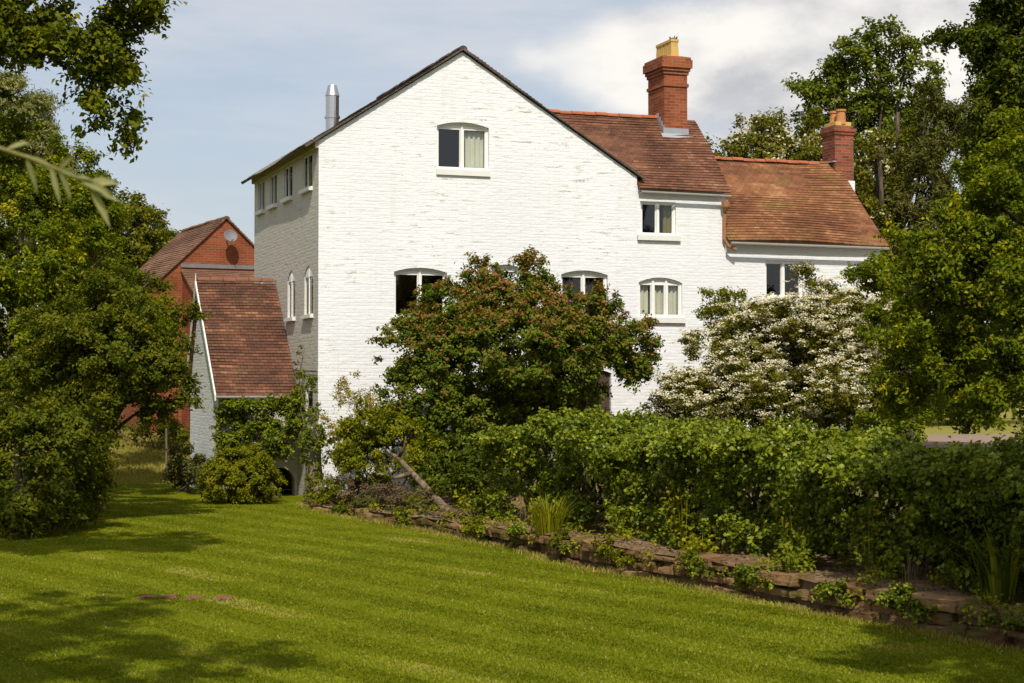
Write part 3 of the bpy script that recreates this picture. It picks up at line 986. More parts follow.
def roof_plane(mb, O, U, Sd, length, ufn, gauge=0.1, th=0.05, jit=0.006, sag=0.03, seg_len=0.45, seed=0):
    """courses of tiles laid from the eave O up along Sd; ufn(v) gives the course's ends along U"""
    O, U, Sd = Vector(O), Vector(U).normalized(), Vector(Sd).normalized()
    N = U.cross(Sd).normalized()
    if N.z < 0:
        N = -N
    rows = int(round(length / gauge))
    rr = random.Random(seed)
    ph = rr.uniform(0, 6)
    for r in range(rows):
        v0, v1 = r * gauge, (r + 1) * gauge
        ua, ub = ufn((v0 + v1) / 2)
        if ub - ua < 0.05:
            continue
        n = max(1, int((ub - ua) / seg_len))
        us = [ua + (ub - ua) * i / n + (rr.uniform(-.1, .1) if 0 < i < n else rr.uniform(-.008, .008)) for i in range(n + 1)]

        def hgt(u, v):
            return sag * (math.sin(u * 0.9 + ph) * math.sin(v * 1.2 + ph * 2)) - sag * 0.6
        top, bot = [], []
        for u in us:
            lo = O + U * u + Sd * (v0 + rr.uniform(-.006, .004)) + N * (th + 0.016 + hgt(u, v0) + rr.uniform(-jit, jit))
            up = O + U * u + Sd * (v1 + 0.012) + N * (th + hgt(u, v1) - 0.004)
            top.append((lo, up, u))
            bot.append((O + U * u + Sd * v0, O + U * u + Sd * v1))
        for i in range(n):
            (l0, p0, u0), (l1, p1, u1) = top[i], top[i + 1]
            mb.face([l0, l1, p1, p0], [(u0, v0), (u1, v0), (u1, v1 - 1e-3), (u0, v1 - 1e-3)])
            q0, q1 = l0 - N * 0.022, l1 - N * 0.022
            if r == 0:
                q0, q1 = bot[0][0], bot[-1][0]
                q0, q1 = bot[i][0], bot[i + 1][0]
            mb.face([q0, q1, l1, l0], [(u0, v0), (u1, v0), (u1, v0 + .01), (u0, v0 + .01)])
            mb.face([bot[i][0], bot[i][1], bot[i + 1][1], bot[i + 1][0]], [(u0, v0), (u0, v1), (u1, v1), (u1, v0)])
        for (i, e) in ((0, 0), (n, 1)):
            l, p, u = top[i]
            mb.face([bot[i][0], bot[i][1], p, l], [(u, v0), (u, v1), (u, v1), (u, v0)])


def ridge_tiles(mb, a, b, r=0.13, step=0.31):
    a, b = Vector(a), Vector(b)
    d = (b - a)
    n = max(1, int(d.length / step))
    d.normalize()
    side = d.cross(Z_).normalized()
    for i in range(n):
        p = a + d * (i * step)
        q = a + d * ((i + 1) * step - 0.012)
        r1 = r * random.uniform(0.95, 1.06)
        dz = random.uniform(-.008, .010)
        ring = []
        for e in (p, q):
            ring.append([e + side * (r1 * math.cos(PI * k / 8)) + Z_ * (r1 * 0.8 * math.sin(PI * k / 8) + dz - 0.02) for k in range(9)])
        for k in range(8):
            mb.face([ring[0][k], ring[1][k], ring[1][k + 1], ring[0][k + 1]])
        mb.face(ring[0])
        mb.face(list(reversed(ring[1])))


def unit(a, b):
    return (Vector(b) - Vector(a)).normalized()


# main roof (dark tiles; only its edges show)
ovl = 0.30
sl = (AZ - EL) / AX
eaveL = Vector((-ovl, 0, EL - sl * ovl + 0.03))
mb = MB()
upL = unit((0, 0, EL), (AX, 0, AZ))
lenL = (Vector((AX, 0, AZ + 0.03)) - eaveL).length
roof_plane(mb, eaveL, Y_, upL, lenL, lambda v: (-0.09, HD + 0.1), seed=1)
sr = (AZ - ER) / (HW - AX)
eaveR = Vector((HW + 0.14, 0, ER - sr * 0.14 + 0.03))
upR = unit((HW, 0, ER), (AX, 0, AZ))
lenR = (Vector((AX, 0, AZ + 0.03)) - eaveR).length
# the eaves end stops short of the wing that grows out of this slope
roof_plane(mb, eaveR, Y_, upR, lenR, lambda v: (-0.09, HD + 0.1), seed=2)
ridge_tiles(mb, (AX, -0.09, AZ + 0.07), (AX, HD + 0.1, AZ + 0.07), 0.10)
mb.build('roof', M['slate'], house)

# wing B
BX0, BX1, BD, BE, BR, BRY = HW, 9.90, 3.76, 7.20, 9.06, 1.88
BY = 0.05
mb = MB()
bh = [hole_poly(7.70, 8.60, 6.0, 6.80, 0), hole_poly(7.60 + .04, 8.76, 4.08, 5.02, 0.12)]
facade(mb, (0, BY, 0), X_, -Y_, [(BX0, -.3), (BX1, -.3), (BX1, BE), (BX0, BE)], bh, 0.10)
facade(mb, (BX1, 0, 0), Y_, X_, [(BY, -.3), (BD, -.3), (BD, BE), (BRY, BR), (BY, BE)], [])
facade(mb, (0, BD, 0), X_, Y_, [(BX0, -.3), (BX1, -.3), (BX1, BE), (BX0, BE)], [])
mb.build('wing_wall', M['smooth_white'], house)
window((0, BY, 0), *FRONT, 7.70, 8.60, 6.0, 6.80, 0, 2, reveal=0.10, sill=(0.10, 0.12, 0.07), hangs=[(8.36, 8.54, 'curtain_olive')], room=(0.1, 2.0))
window((0, BY, 0), *FRONT, 7.64, 8.76, 4.08, 5.02, 0.12, 3, reveal=0.10, sill=(0.06, 0.13, 0.07), hangs=[(7.70, 7.98, 'curtain'), (8.06, 8.36, 'curtain'), (8.42, 8.72, 'curtain')], room=(0.05, 1.5))
mb = MB()
bs = (BR - BE) / (BRY - BY)
eo = 0.16
upB = unit((0, BY, BE), (0, BRY, BR))
eB = Vector((0, BY - eo, BE - bs * eo + 0.02))
lenB = (Vector((0, BRY, BR + 0.02)) - eB).length


def b_fn(v):
    z = eB.z + upB.z * v
    valley = AX + (AZ - z) / sr - 0.15
    y = eB.y + upB.y * v
    return (max(BX0 + 0.02, 0) if y < 0.22 else min(BX0, max(4.3, valley)), BX1 + 0.07)


roof_plane(mb, eB, X_, upB, lenB, b_fn, seed=3, sag=0.05)
eB2 = Vector((0, BD + eo, BE - bs * eo + 0.02))
upB2 = unit((0, BD, BE), (0, BRY, BR))
roof_plane(mb, eB2, X_, upB2, lenB, lambda v: (5.0, BX1 + 0.07), seed=4)
mb.build('wing_roof', M['tile_dark'], house)
mb = MB()
ridge_tiles(mb, (4.5, BRY, BR + 0.015), (BX1 - 0.5, BRY, BR + 0.015), 0.11)
mb.build('ridge_tiles', M['ridge'], house)

# wing C, lower
CX0, CX1, CD, CE, CR, CRY = 9.90, 14.20, 4.46, 6.12, 8.19, 2.23
CY = 0.14
mb = MB()
ch = [hole_poly(11.0, 12.03, 4.60, 5.50, 0)]
facade(mb, (0, CY, 0), X_, -Y_, [(CX0, -.3), (CX1, -.3), (CX1, CE), (CX0, CE)], ch, 0.10)
facade(mb, (CX1, 0, 0), Y_, X_, [(CY, -.3), (CD, -.3), (CD, CE), (CRY, CR), (CY, CE)], [])
facade(mb, (0, CD, 0), X_, Y_, [(CX0, -.3), (CX1, -.3), (CX1, CE), (CX0, CE)], [])
mb.box((12.1, CY - 0.03, CE - 0.20), (4.1, 0.05, 0.08))
mb.build('wing_wall', M['smooth_white'], house)
window((0, CY, 0), *FRONT, 11.0, 12.03, 4.60, 5.50, 0, 2, reveal=0.10, sill=(0.05, 0.1, 0.06), fr=0.05)
mb = MB()
mb.box((13.62, CY - 0.02, 5.35), (0.16, 0.06, 0.26))
mb.build('wall_vent', M['wood_dark'], house)
mb = MB()
cs = (CR - CE) / (CRY - CY)
upC = unit((0, CY, CE), (0, CRY, CR))
eC = Vector((0, CY - 0.22, CE - cs * 0.22 + 0.02))
lenC = (Vector((0, CRY, CR + 0.02)) - eC).length
roof_plane(mb, eC, X_, upC, lenC, lambda v: (CX0 + 0.005, CX1 + 0.10 - 0.04 * v), sag=0.07, seed=5)
eC2 = Vector((0, CD + 0.22, CE - cs * 0.22 + 0.02))
roof_plane(mb, eC2, X_, unit((0, CD, CE), (0, CRY, CR)), lenC, lambda v: (CX0 + 0.005, CX1 + 0.08), sag=0.03, seed=6)
mb.build('wing_roof', M['tile_orange'], house)
mb = MB()
ridge_tiles(mb, (CX0 + 0.03, CRY, CR + 0.005), (CX1 - 0.25, CRY, CR + 0.0), 0.11)
mb.build('ridge_tiles', M['ridge'], house)

# gutters and downpipe
mb = MB()
mb.tube([(BX0 + 0.05, BY - 0.20, BE - 0.21), (BX1 + 0.05, BY - 0.20, BE - 0.23)], 0.034, 8)
mb.build('gutter', M['gutter'], house)
mb = MB()
mb.tube([(CX0 + 0.05, CY - 0.29, CE - 0.26), (CX1 + 0.05, CY - 0.29, CE - 0.28)], 0.04, 8)
mb.build('gutter', M['gutter'], house)
mb = MB()
mb.tube([(9.83, -0.16, 6.86), (9.83, -0.08, 6.70), (9.83, -0.03, 6.55), (9.83, -0.03, 5.95), (9.92, -0.05, 5.80), (10.1, -0.10, 5.72)], 0.042, 8)
mb.lathe((9.83, -0.10, 6.72), [(0.03, -.1), (0.10, 0.0), (0.11, 0.12), (0.07, 0.12)], 8)
mb.build('downpipe', M['rust'], house)

# chimney of wing B: tall red brick stack with oversailing courses and a row of buff pots


def chimney_boxes(mb, x0, x1, y0, y1, z0, z1, bands):
    mb.box(((x0 + x1) / 2, (y0 + y1) / 2, (z0 + z1) / 2), (x1 - x0, y1 - y0, z1 - z0))
    for (za, zb, o) in bands:
        mb.box(((x0 + x1) / 2, (y0 + y1) / 2, (za + zb) / 2), (x1 - x0 + 2 * o, y1 - y0 + 2 * o, zb - za))


cx0, cx1, cy0, cy1 = 8.93, 9.55, 1.40, 2.35
ztop = 10.50
mb = MB()
chimney_boxes(mb, cx0, cx1, cy0, cy1, 8.0, ztop + .05, [(9.80, 9.88, 0.03), (10.10, 10.18, 0.03), (10.18, 10.26, 0.06), (10.26, 10.46, 0.10), (10.46, 10.53, 0.07)])
stack = mb.build('chimney', M['brick'], house)
stack['label'] = 'tall orange-red brick chimney with a row of buff pots'
mb = MB()
zf = lambda y: BE + bs * (y - BY) + 0.085
mb.face([(cx0 - .10, cy0 - .13, zf(cy0 - .13)), (cx1 + .12, cy0 - .13, zf(cy0 - .13)), (cx1 + .12, cy0 - .015, zf(cy0 - .015)), (cx0 - .10, cy0 - .015, zf(cy0 - .015))])
mb.box(((cx0 + cx1) / 2, cy0 - .008, zf(cy0) + .04), (cx1 - cx0 + .06, .014, .16))
for k in range(4):
    y = cy0 + 0.06 + k * 0.11
    z = zf(y) + 0.03
    mb.box((cx0 - .008, y, z), (.016, .12, .20))
mb.build('flashing', M['lead'], stack)
for k in range(4):
    mb = MB()
    y = cy0 + 0.15 + k * 0.225
    mb.lathe((9.24, y, ztop), [(0.105, 0), (0.105, 0.10), (0.092, 0.40), (0.108, 0.42), (0.108, 0.48), (0.075, 0.48), (0.07, 0.2)], sq=True)
    mb.build('chimney_pot', M['buff'], stack)
mb = MB()
mb.box((9.24, 1.875, ztop + 0.03), (0.46, 0.9, 0.07))
mb.build('mortar_cap', M['buff'], stack)
mb = MB()
for k in range(26):
    a = random.uniform(0, 6.28)
    mb.tube([(9.27, cy0 + 0.2, ztop + 0.46), (9.27 + 0.10 * math.cos(a), cy0 + 0.2 + 0.10 * math.sin(a), ztop + 0.50 + random.uniform(0, .08))], 0.012, 4)
mb.build('nest', M['wood_dark'], stack)

# chimney of wing C
dx0, dx1, dy0, dy1 = 13.98, 14.52, 1.92, 2.55
mb = MB()
chimney_boxes(mb, dx0, dx1, dy0, dy1, 7.75, 9.18, [(8.94, 9.02, 0.025), (9.02, 9.12, 0.05)])
stack = mb.build('chimney', M['brick_old'], house)
stack['label'] = 'short weathered brick chimney with two terracotta pots'
mb = MB()
mb.box(((dx0 + dx1) / 2, (dy0 + dy1) / 2, 9.22), (0.46, 0.56, 0.12))
mb.build('mortar_cap', M['buff'], stack)
for y in (2.07, 2.40):
    mb = MB()
    mb.lathe(((dx0 + dx1) / 2, y, 9.22), [(0.14, 0), (0.125, 0.10), (0.11, 0.32), (0.135, 0.34), (0.135, 0.39), (0.095, 0.39), (0.085, 0.1)], 14)
    mb.build('chimney_pot', M['terracotta'], stack)
mb = MB()
mb.box(((dx0 + dx1) / 2 + 0.02, (dy0 + dy1) / 2, 4.4), (dx1 - dx0 + 0.03, dy1 - dy0 + .02, 6.72))
mb.build('chimney_base', M['smooth_white'], stack)
mb = MB()
mb.box((dx0 - .02, dy0 + .16, 8.24), (.10, .36, .03))
mb.build('flashing', M['lead'], stack)

# steel flue on the main roof
mb = MB()
fx, fy, fz = 0.58, 1.15, 8.30
mb.lathe((fx, fy, fz - 0.2), [(0.15, 0), (0.15, 0.42), (0.175, 0.42), (0.175, 0.47), (0.15, 0.47), (0.15, 0.92), (0.165, 0.93), (0.10, 1.17), (0.0, 1.17)], 20)
mb.build('flue', M['steel'], house, smooth=False)

# lean-to on the left side wall
DX = -1.92
DR, DE, DRY, DEY = 4.93, 2.25, 4.55, 1.79
mb = MB()
dwy = DEY + 0.18
wz = DE + (dwy - DEY) * (DR - DE) / (DRY - DEY)
DBE, DBW = 6.1, 5.95
arch = hole_poly(-0.72, -0.07, -0.2, 0.62, 0.30)
facade(mb, (0, dwy, 0), X_, -Y_, [(DX + .1, -.3), (-0.003, -.3), (-0.003, wz), (DX + .1, wz)], [arch], 0.3)
mb.build('lean_to_wall', M['white_dim'], house)
mb = MB()
facade(mb, (DX + .1, 0, 0), Y_, -X_, [(dwy, -.3), (DBW, -.3), (DBW, wz), (DRY, DR), (dwy, wz)], [])
facade(mb, (0, DBW, 0), X_, Y_, [(DX + .1, -.3), (-0.003, -.3), (-0.003, wz), (DX + .1, wz)], [])
mb.build('lean_to_wall', M['smooth_white'], house)
mb = MB()
mb.box((-0.35, dwy + 0.9, 0.1), (0.9, 1.2, 0.02))
mb.build('culvert_floor', M['wood_dark'], house)
mb = MB()
upD = unit((0, DEY, DE), (0, DRY, DR))
lenD = (Vector((0, DRY, DR)) - Vector((0, DEY, DE))).length
roof_plane(mb, (0, DEY, DE), X_, upD, lenD, lambda v: (DX, -0.02), seed=7, sag=0.035)
roof_plane(mb, (0, DBE, DE), X_, unit((0, DBE, DE), (0, DRY, DR)), (Vector((0, DRY, DR)) - Vector((0, DBE, DE))).length, lambda v: (DX, -0.02), seed=8)
mb.build('lean_to_roof', M['tile_lean'], house)
mb = MB()
ridge_tiles(mb, (DX + .02, DRY, DR + 0.09), (-0.02, DRY, DR + 0.09), 0.12)
mb.build('ridge_tiles', M['ridge_dark'], house)
mb = MB()
th = 0.16
for sgn in (1, -1):
    ya = DEY - 0.05 if sgn > 0 else DBE + 0.05
    a, b = Vector((DX - 0.03, ya, DE - 0.10)), Vector((DX - 0.03, DRY, DR - 0.07))
    up = Vector((0, 0, 0.13))
    t2 = Vector((0.035, 0, 0))
    P = [a, b, b + up, a + up]
    mb.face(P)
    mb.face([p + t2 for p in reversed(P)])
    for i in range(4):
        j = (i + 1) % 4
        mb.face([P[j], P[i], P[i] + t2, P[j] + t2])
mb.tube([(DX - 0.01, DRY, DR), (DX - 0.01, DRY, DR + 0.24)], [0.02, 0.008], 6)
mb.build('bargeboard', M['sill'], house)
mb = MB()
mb.tube([(DX, DEY - 0.03, DE - 0.02), (-0.02, DEY - 0.03, DE - 0.03)], 0.034, 8)
mb.build('gutter', M['gutter'], house)
mb = MB()
mb.box((-1.02, dwy - 0.07, 1.15), (0.09, 0.09, 2.3))
mb.build('post', M['paint'], house)
# ------------------------------------------------------------------ red brick building behind, left
BB = at(226, 214, 52.0)
barn = thing('brick_building', 'red brick gabled outbuilding with brown tiled roof and a grey satellite dish', 'building', (BB.x, BB.y, 0), math.radians(26))
bw2, bapex, beave, bdep = 2.55, BB.z - 0.14, 5.2, 5.0
mb = MB()
facade(mb, (0, 0, 0), X_, -Y_, [(-bw2, -.3), (bw2, -.3), (bw2, beave), (0, bapex), (-bw2, beave)], [])
facade(mb, (-bw2, 0, 0), Y_, -X_, [(0, -.3), (bdep, -.3), (bdep, beave), (0, beave)], [])
facade(mb, (bw2, 0, 0), Y_, X_, [(0, -.3), (bdep, -.3), (bdep, beave), (0, beave)], [])
facade(mb, (0, bdep, 0), X_, Y_, [(-bw2, -.3), (bw2, -.3), (bw2, beave), (0, bapex), (-bw2, beave)], [])
mb.build('wall', M['brick_barn'], barn)
mb = MB()
for sgn in (-1, 1):
    e = Vector((sgn * (bw2 + 0.1), 0, beave - 0.1 * (bapex - beave) / bw2))
    u = unit((sgn * bw2, 0, beave), (0, 0, bapex))
    roof_plane(mb, e, Y_, u, (Vector((0, 0, bapex)) - e).length, lambda v: (-0.08, bdep + 0.1), seed=9 + sgn, gauge=0.12, seg_len=0.8, sag=0.02)
ridge_tiles(mb, (0, -0.08, bapex + 0.01), (0, bdep + .1, bapex + 0.01), 0.11)
mb.build('roof', M['tile_barn'], barn)
# lower annexe against the gable
mb = MB()
ax0, ax1, atop, alow, aout = -1.35, 3.2, at(215, 271, 52).z, 4.75, 2.4
facade(mb, (0, -aout, 0), X_, -Y_, [(ax0, -.3), (ax1, -.3), (ax1, alow), (ax0, alow)], [])
facade(mb, (ax0, 0, 0), Y_, -X_, [(-aout, -.3), (-0.003, -.3), (-0.003, atop), (-aout, alow)], [])
facade(mb, (ax1, 0, 0), Y_, X_, [(-aout, -.3), (-0.003, -.3), (-0.003, atop), (-aout, alow)], [])
mb.build('annexe_wall', M['brick_barn'], barn)
mb = MB()
ua = unit((0, -aout, alow), (0, 0, atop))
roof_plane(mb, (0, -aout - .1, alow - .05), X_, ua, (Vector((0, 0, atop)) - Vector((0, -aout - .1, alow - .05))).length, lambda v: (ax0 - 0.08, ax1 + 0.08), seed=13, gauge=0.12, seg_len=0.7)
mb.build('annexe_roof', M['tile_barn'], barn)
mb = MB()
mb.box(((ax0 + ax1) / 2, -0.02, atop + 0.13), (ax1 - ax0 + 0.1, 0.03, 0.12))
mb.build('flashing', M['lead_old'], barn)
mb = MB()
dc = at(228.5, 236, 51.7) - Vector((BB.x, BB.y, 0))
c_, s_ = math.cos(-YAW), math.sin(-YAW)
dc = Vector((dc.x * c_ - dc.y * s_, -0.42, dc.z))
prof = [(0.0, 0.0), (0.09, 0.012), (0.15, 0.035), (0.20, 0.065), (0.21, 0.065)]
R = Matrix.Rotation(math.radians(62), 3, 'X')
tmp = MB()
tmp.lathe((0, 0, 0), prof, 18)
for f in tmp.f:
    mb.face([dc + R @ (tmp.v[i] - Vector((0, 0, 0.05))) * Vector((1, 1, 1)).x for i in f])
mb.tube([dc + Vector((0, 0.05, 0)), dc + Vector((0, 0.2, -0.12)), Vector((dc.x, 0.0, dc.z - 0.12))], 0.025, 6)
mb.tube([dc + Vector((0, 0, -0.18)), dc + Vector((0.02, -0.24, -0.12))], 0.015, 6)
mb.build('satellite_dish', M['dish'], barn)

# ------------------------------------------------------------------ retaining wall
def stone_wall():
    root = thing('stone_wall', 'low mossy sandstone retaining wall along the edge of the lawn', 'wall', WALL[1])
    mb = MB()
    t = 0.6
    while t < TOT - 0.3:
        h = wall_h(t)
        courses = 3 if h > 0.27 else (2 if h > 0.17 else 1)
        z = -0.06
        for c in range(courses):
            hh = (h + 0.06) / courses * (1.08 if c == 0 else 0.95)
            tt = t + (0.3 * (c % 2))
            ln_total = 0.0
            # lay stones over a 2.4 m run
            while ln_total < 2.4:
                ln = random.choice((random.uniform(0.2, 0.45), random.uniform(0.35, 0.85)))
                if tt + ln > TOT:
                    break
                a, d = wall_pt(tt)
                b, _ = wall_pt(tt + ln - 0.018)
                d = (b - a).normalized()
                nn = Vector((d.y, -d.x, 0))
                if nn.y > 0:
                    nn = -nn
                dep = random.uniform(0.22, 0.30)
                out = random.uniform(-0.06, 0.06) + (0.035 if c == courses - 1 else 0)
                mb.cur = random.random()
                za, zb = z + random.uniform(-.01, .01), z + hh - 0.012 + random.uniform(-.08, .04)
                if random.random() < 0.16 and c == courses - 1:
                    tt += ln
                    ln_total += ln
                    continue
                nf = 9
                hs = zb - za
                so = Vector((random.uniform(0, 50), random.uniform(0, 50), random.uniform(0, 50)))
                skew = random.uniform(-.07, .07)
                rowsv = []
                for (fz, inset) in ((0, 0.03), (0.06, 0.004), (0.3, 0.0), (0.5, 0.0), (0.72, 0.0), (0.93, 0.004), (1, 0.03)):
                    row = []
                    for i in range(nf + 1):
                        fx = (0, 0.02, .13, .27, .4, .54, .68, .85, .98, 1)[i]
                        p = a + (b - a) * fx + Z_ * (za + hs * fz + skew * (fx - .5) * fz)
                        nz = mnoise.fractal((p * 3.2 + so), 0.9, 2.1, 4)
                        nz2 = mnoise.noise(p * 1.3 + so)
                        e = 0.022 if i in (0, nf) else 0
                        q = p + nn * (out - inset - e + 0.055 * nz + 0.03 * nz2)
                        q.z += 0.02 * mnoise.noise(p * 2.7 - so) * (1 if fz in (0, 1) or fz > .9 else .4)
                        row.append(q)
                    rowsv.append(row)
                R_ = len(rowsv)
                for r in range(R_ - 1):
                    for i in range(nf):
                        mb.face([rowsv[r][i], rowsv[r][i + 1], rowsv[r + 1][i + 1], rowsv[r + 1][i]])
                top = [p - nn * dep + Z_ * random.uniform(-.012, .012) for p in rowsv[-1]]
                for i in range(nf):
                    mb.face([rowsv[-1][i], rowsv[-1][i + 1], top[i + 1], top[i]])
                bot = [Vector((p.x, p.y, za)) - nn * dep for p in rowsv[0]]
                for k in (0, nf):
                    mb.face([rowsv[r][k] for r in range(R_)] + [top[k], bot[k]])
                tt += ln
                ln_total += ln
            z += hh
        t += 2.4
    o = mb.build('stones', M['stone'], None)
    o.parent = root
    o.matrix_parent_inverse = Matrix.Translation(-Vector(root.location))
    # rough earth core behind the stones so that no gap is see-through
    mb = MB()
    n = 60
    for i in range(n):
        ta, tb = 0.3 + (TOT - 0.5) * i / n, 0.3 + (TOT - 0.5) * (i + 1) / n
        (a, d1), (b, d2) = wall_pt(ta), wall_pt(tb)
        na, nb = Vector((d1.y, -d1.x, 0)), Vector((d2.y, -d2.x, 0))
        a2, b2 = a - na * 0.09 * (1 if na.y < 0 else -1), b - nb * 0.09 * (1 if nb.y < 0 else -1)
        ha, hb = wall_h(ta) - 0.06, wall_h(tb) - 0.06
        a3, b3 = a + BACK * 0.5, b + BACK * 0.5
        mb.face([a2 + Z_ * -.1, b2 + Z_ * -.1, b2 + Z_ * hb, a2 + Z_ * ha])
        mb.face([a2 + Z_ * ha, b2 + Z_ * hb, b3 + Z_ * (hb + .0), a3 + Z_ * (ha + .0)])
    o = mb.build('earth_core', M['soil'], None)
    o.parent = root
    o.matrix_parent_inverse = Matrix.Translation(-Vector(root.location))


stone_wall()


# ------------------------------------------------------------------ ivy hedge on the bank
def hedge():
    base = bank_pt(13, 1.8)
    root = thing('hedge', 'long ivy-leaved hedge on the raised bed behind the stone wall', 'hedge', base)
    b = np.array(base)
    C, N_ = [], []
    t0, t1 = 8.0, TOT
    t = t0
    while t < t1:
        wav = 0.10 * math.sin(t * 1.3) + 0.07 * math.sin(t * 3.1 + 1) + 0.04 * math.sin(t * 6.3)
        endf = sstep(t0 - 0.3, t0 + 1.2, t)
        top = 1.80 + wav - 0.22 * (1 - endf) - 0.018 * max(0, t - 12)
        fr = 0.92 + 0.12 * math.sin(t * 1.9 + 0.5)
        for k in range(36):
            a = random.random()
            if a < 0.42:       # top and its overhanging brow
                s = random.uniform(fr - 0.42, fr + 2.0)
                z = top + random.uniform(-.12, .08) - 0.07 * abs(s - fr - 0.8) + 0.07 * math.sin(t * 4.1 + s * 3)
                n = (-0.35, -0.3, 1.0)
            elif a < 0.72:
                s = fr + random.uniform(-.14, .16)
                z = top - random.uniform(0.05, 0.60)
                if math.sin(t * 3.7 + 1) + math.sin(t * 1.7 + z * 6) > 0.25:
                    continue
                n = (-0.7, -0.6, 0.5)
            elif a < 0.88:      # hollow lower front
                s = fr + random.uniform(0.05, 0.55) + 0.12 * math.sin(t * 2.3)
                z = random.uniform(0.6, top - 0.5)
                if math.sin(t * 2.1 + z * 3) + 0.6 * math.sin(t * 5.3) > 0.35:
                    continue
                n = (-0.7, -0.6, 0.3)
            else:
                s = fr + random.uniform(-0.22, 0.15)
                z = bank_z(t, s) + random.uniform(0.05, 0.45)
                if math.sin(t * 1.9) + math.sin(t * 4.3 + 1) < -0.3:
                    continue
                n = (-0.4, -0.4, 0.8)
            p = bank_pt(t + random.uniform(-.12, .12), s)
            C.append((p.x, p.y, z))
            N_.append(n)
        t += 0.16
    C = np.array(C)
    N_ = nrm(np.array(N_))
    ctr = C - N_ * 0.6
    P, Nn, rnd, idx = leaves_in_clusters(C, ctr, 0.17, 0.062, 0.052, 1.15, 0.45, 0.75, 0.1)
    quads_mesh('foliage', leaf_quads(P - b, Nn, 0.062, 0.054, 0.4), rnd, L['ivy'], root)
    mb = MB()
    t = t0
    while t < t1:
        p = bank_pt(t, 1.75 + random.uniform(-.3, .3), -.05)
        pts = [p]
        for k in range(4):
            pts.append(pts[-1] + Vector((random.uniform(-.12, .12), random.uniform(-.12, .12), 0.33)))
        r = random.uniform(0.012, 0.035)
        mb.tube([q - base for q in pts], [r * (1 - .15 * k) for k in range(5)], 6)
        t += random.uniform(0.12, 0.3)
    mb.build('stem', M['bark'], root)
    # leaves coloured dark for the shade inside; they block the view through
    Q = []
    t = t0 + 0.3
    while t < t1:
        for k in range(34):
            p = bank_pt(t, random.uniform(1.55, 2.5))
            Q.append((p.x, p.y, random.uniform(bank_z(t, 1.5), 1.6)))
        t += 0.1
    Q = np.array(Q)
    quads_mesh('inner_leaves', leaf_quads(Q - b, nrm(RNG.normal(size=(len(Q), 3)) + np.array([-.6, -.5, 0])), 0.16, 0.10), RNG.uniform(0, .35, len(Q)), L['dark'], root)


hedge()

# ------------------------------------------------------------------ shrubs
def gz(x, y):
    """height of the garden at a point"""
    best = min((((wall_pt(t * 0.3)[0] - Vector((x, y, 0))), t * 0.3) for t in range(int(TOT / 0.3))), key=lambda a: abs(a[0].x * BACK.y - a[0].y * BACK.x))
    s = -(best[0].x * BACK.x + best[0].y * BACK.y)
    if s < 0:
        return 0.0
    return bank_z(best[1], s)


def red_tips(P, rnd, idx, C):
    ctop = C[:, 2]
    hz = np.clip((P[:, 2] - 2.7) / 1.7, 0, 1)
    sel = RNG.uniform(0, 1, len(C)) < 0.75
    loc = P[:, 2] - C[idx][:, 2]
    r = np.clip(rnd, 0, 0.6)
    hot = sel[idx] & (loc > -0.02) & (RNG.uniform(0, 1, len(P)) < 0.13 + 0.60 * hz)
    r[hot] = RNG.uniform(0.66, 1.0, hot.sum())
    return r


def bpx0(px, Y):
    p = at(px, 400, Y)
    return (p.x, p.y, max(0.0, gz(p.x, p.y)))


sp = at(520, 470, 35.3)
plant('red_tipped_shrub', 'large spreading shrub with red-brown leaf tips in front of the white gable', 'shrub',
      px_lobes([(412, 350, 40, 36, 35.2), (448, 318, 42, 38, 35.3), (500, 302, 46, 30, 35.6), (545, 306, 40, 28, 35.6), (598, 334, 42, 34, 35.4), (634, 346, 22, 28, 35.3, .55), (520, 350, 84, 44, 34.8), (422, 395, 44, 34, 34.6),
                (462, 418, 42, 34, 34.2), (545, 372, 50, 24, 34.6), (408, 322, 15, 12, 35.3, .4), (482, 272, 13, 16, 35.6, .3), (532, 274, 15, 17, 35.6, .3), (604, 304, 14, 14, 35.5, .4), (398, 425, 26, 24, 34.4, .6), (636, 370, 14, 14, 35.3, .35), (648, 334, 10, 12, 35.3, .3),
                (510, 318, 60, 30, 34.9, .8), (575, 345, 40, 30, 34.9, .8), (455, 355, 50, 40, 34.5, .8), (590, 384, 14, 12, 35.2, .4), (500, 410, 60, 26, 35.8, .8), (470, 450, 40, 26, 35.2, .8), (540, 405, 46, 24, 36.0, .6)]),
      'red', rc=0.25, leafL=0.09, leafW=0.05, lai=1.5, spacing=0.75, shell=0.6, up=0.8, base=(sp.x, sp.y, 0.6), top=at(520, 330, 35.3), r0=0.06, n_limbs=40, crown='foliage', stem='stem', extra=red_tips, stems=7, lump=0.12)

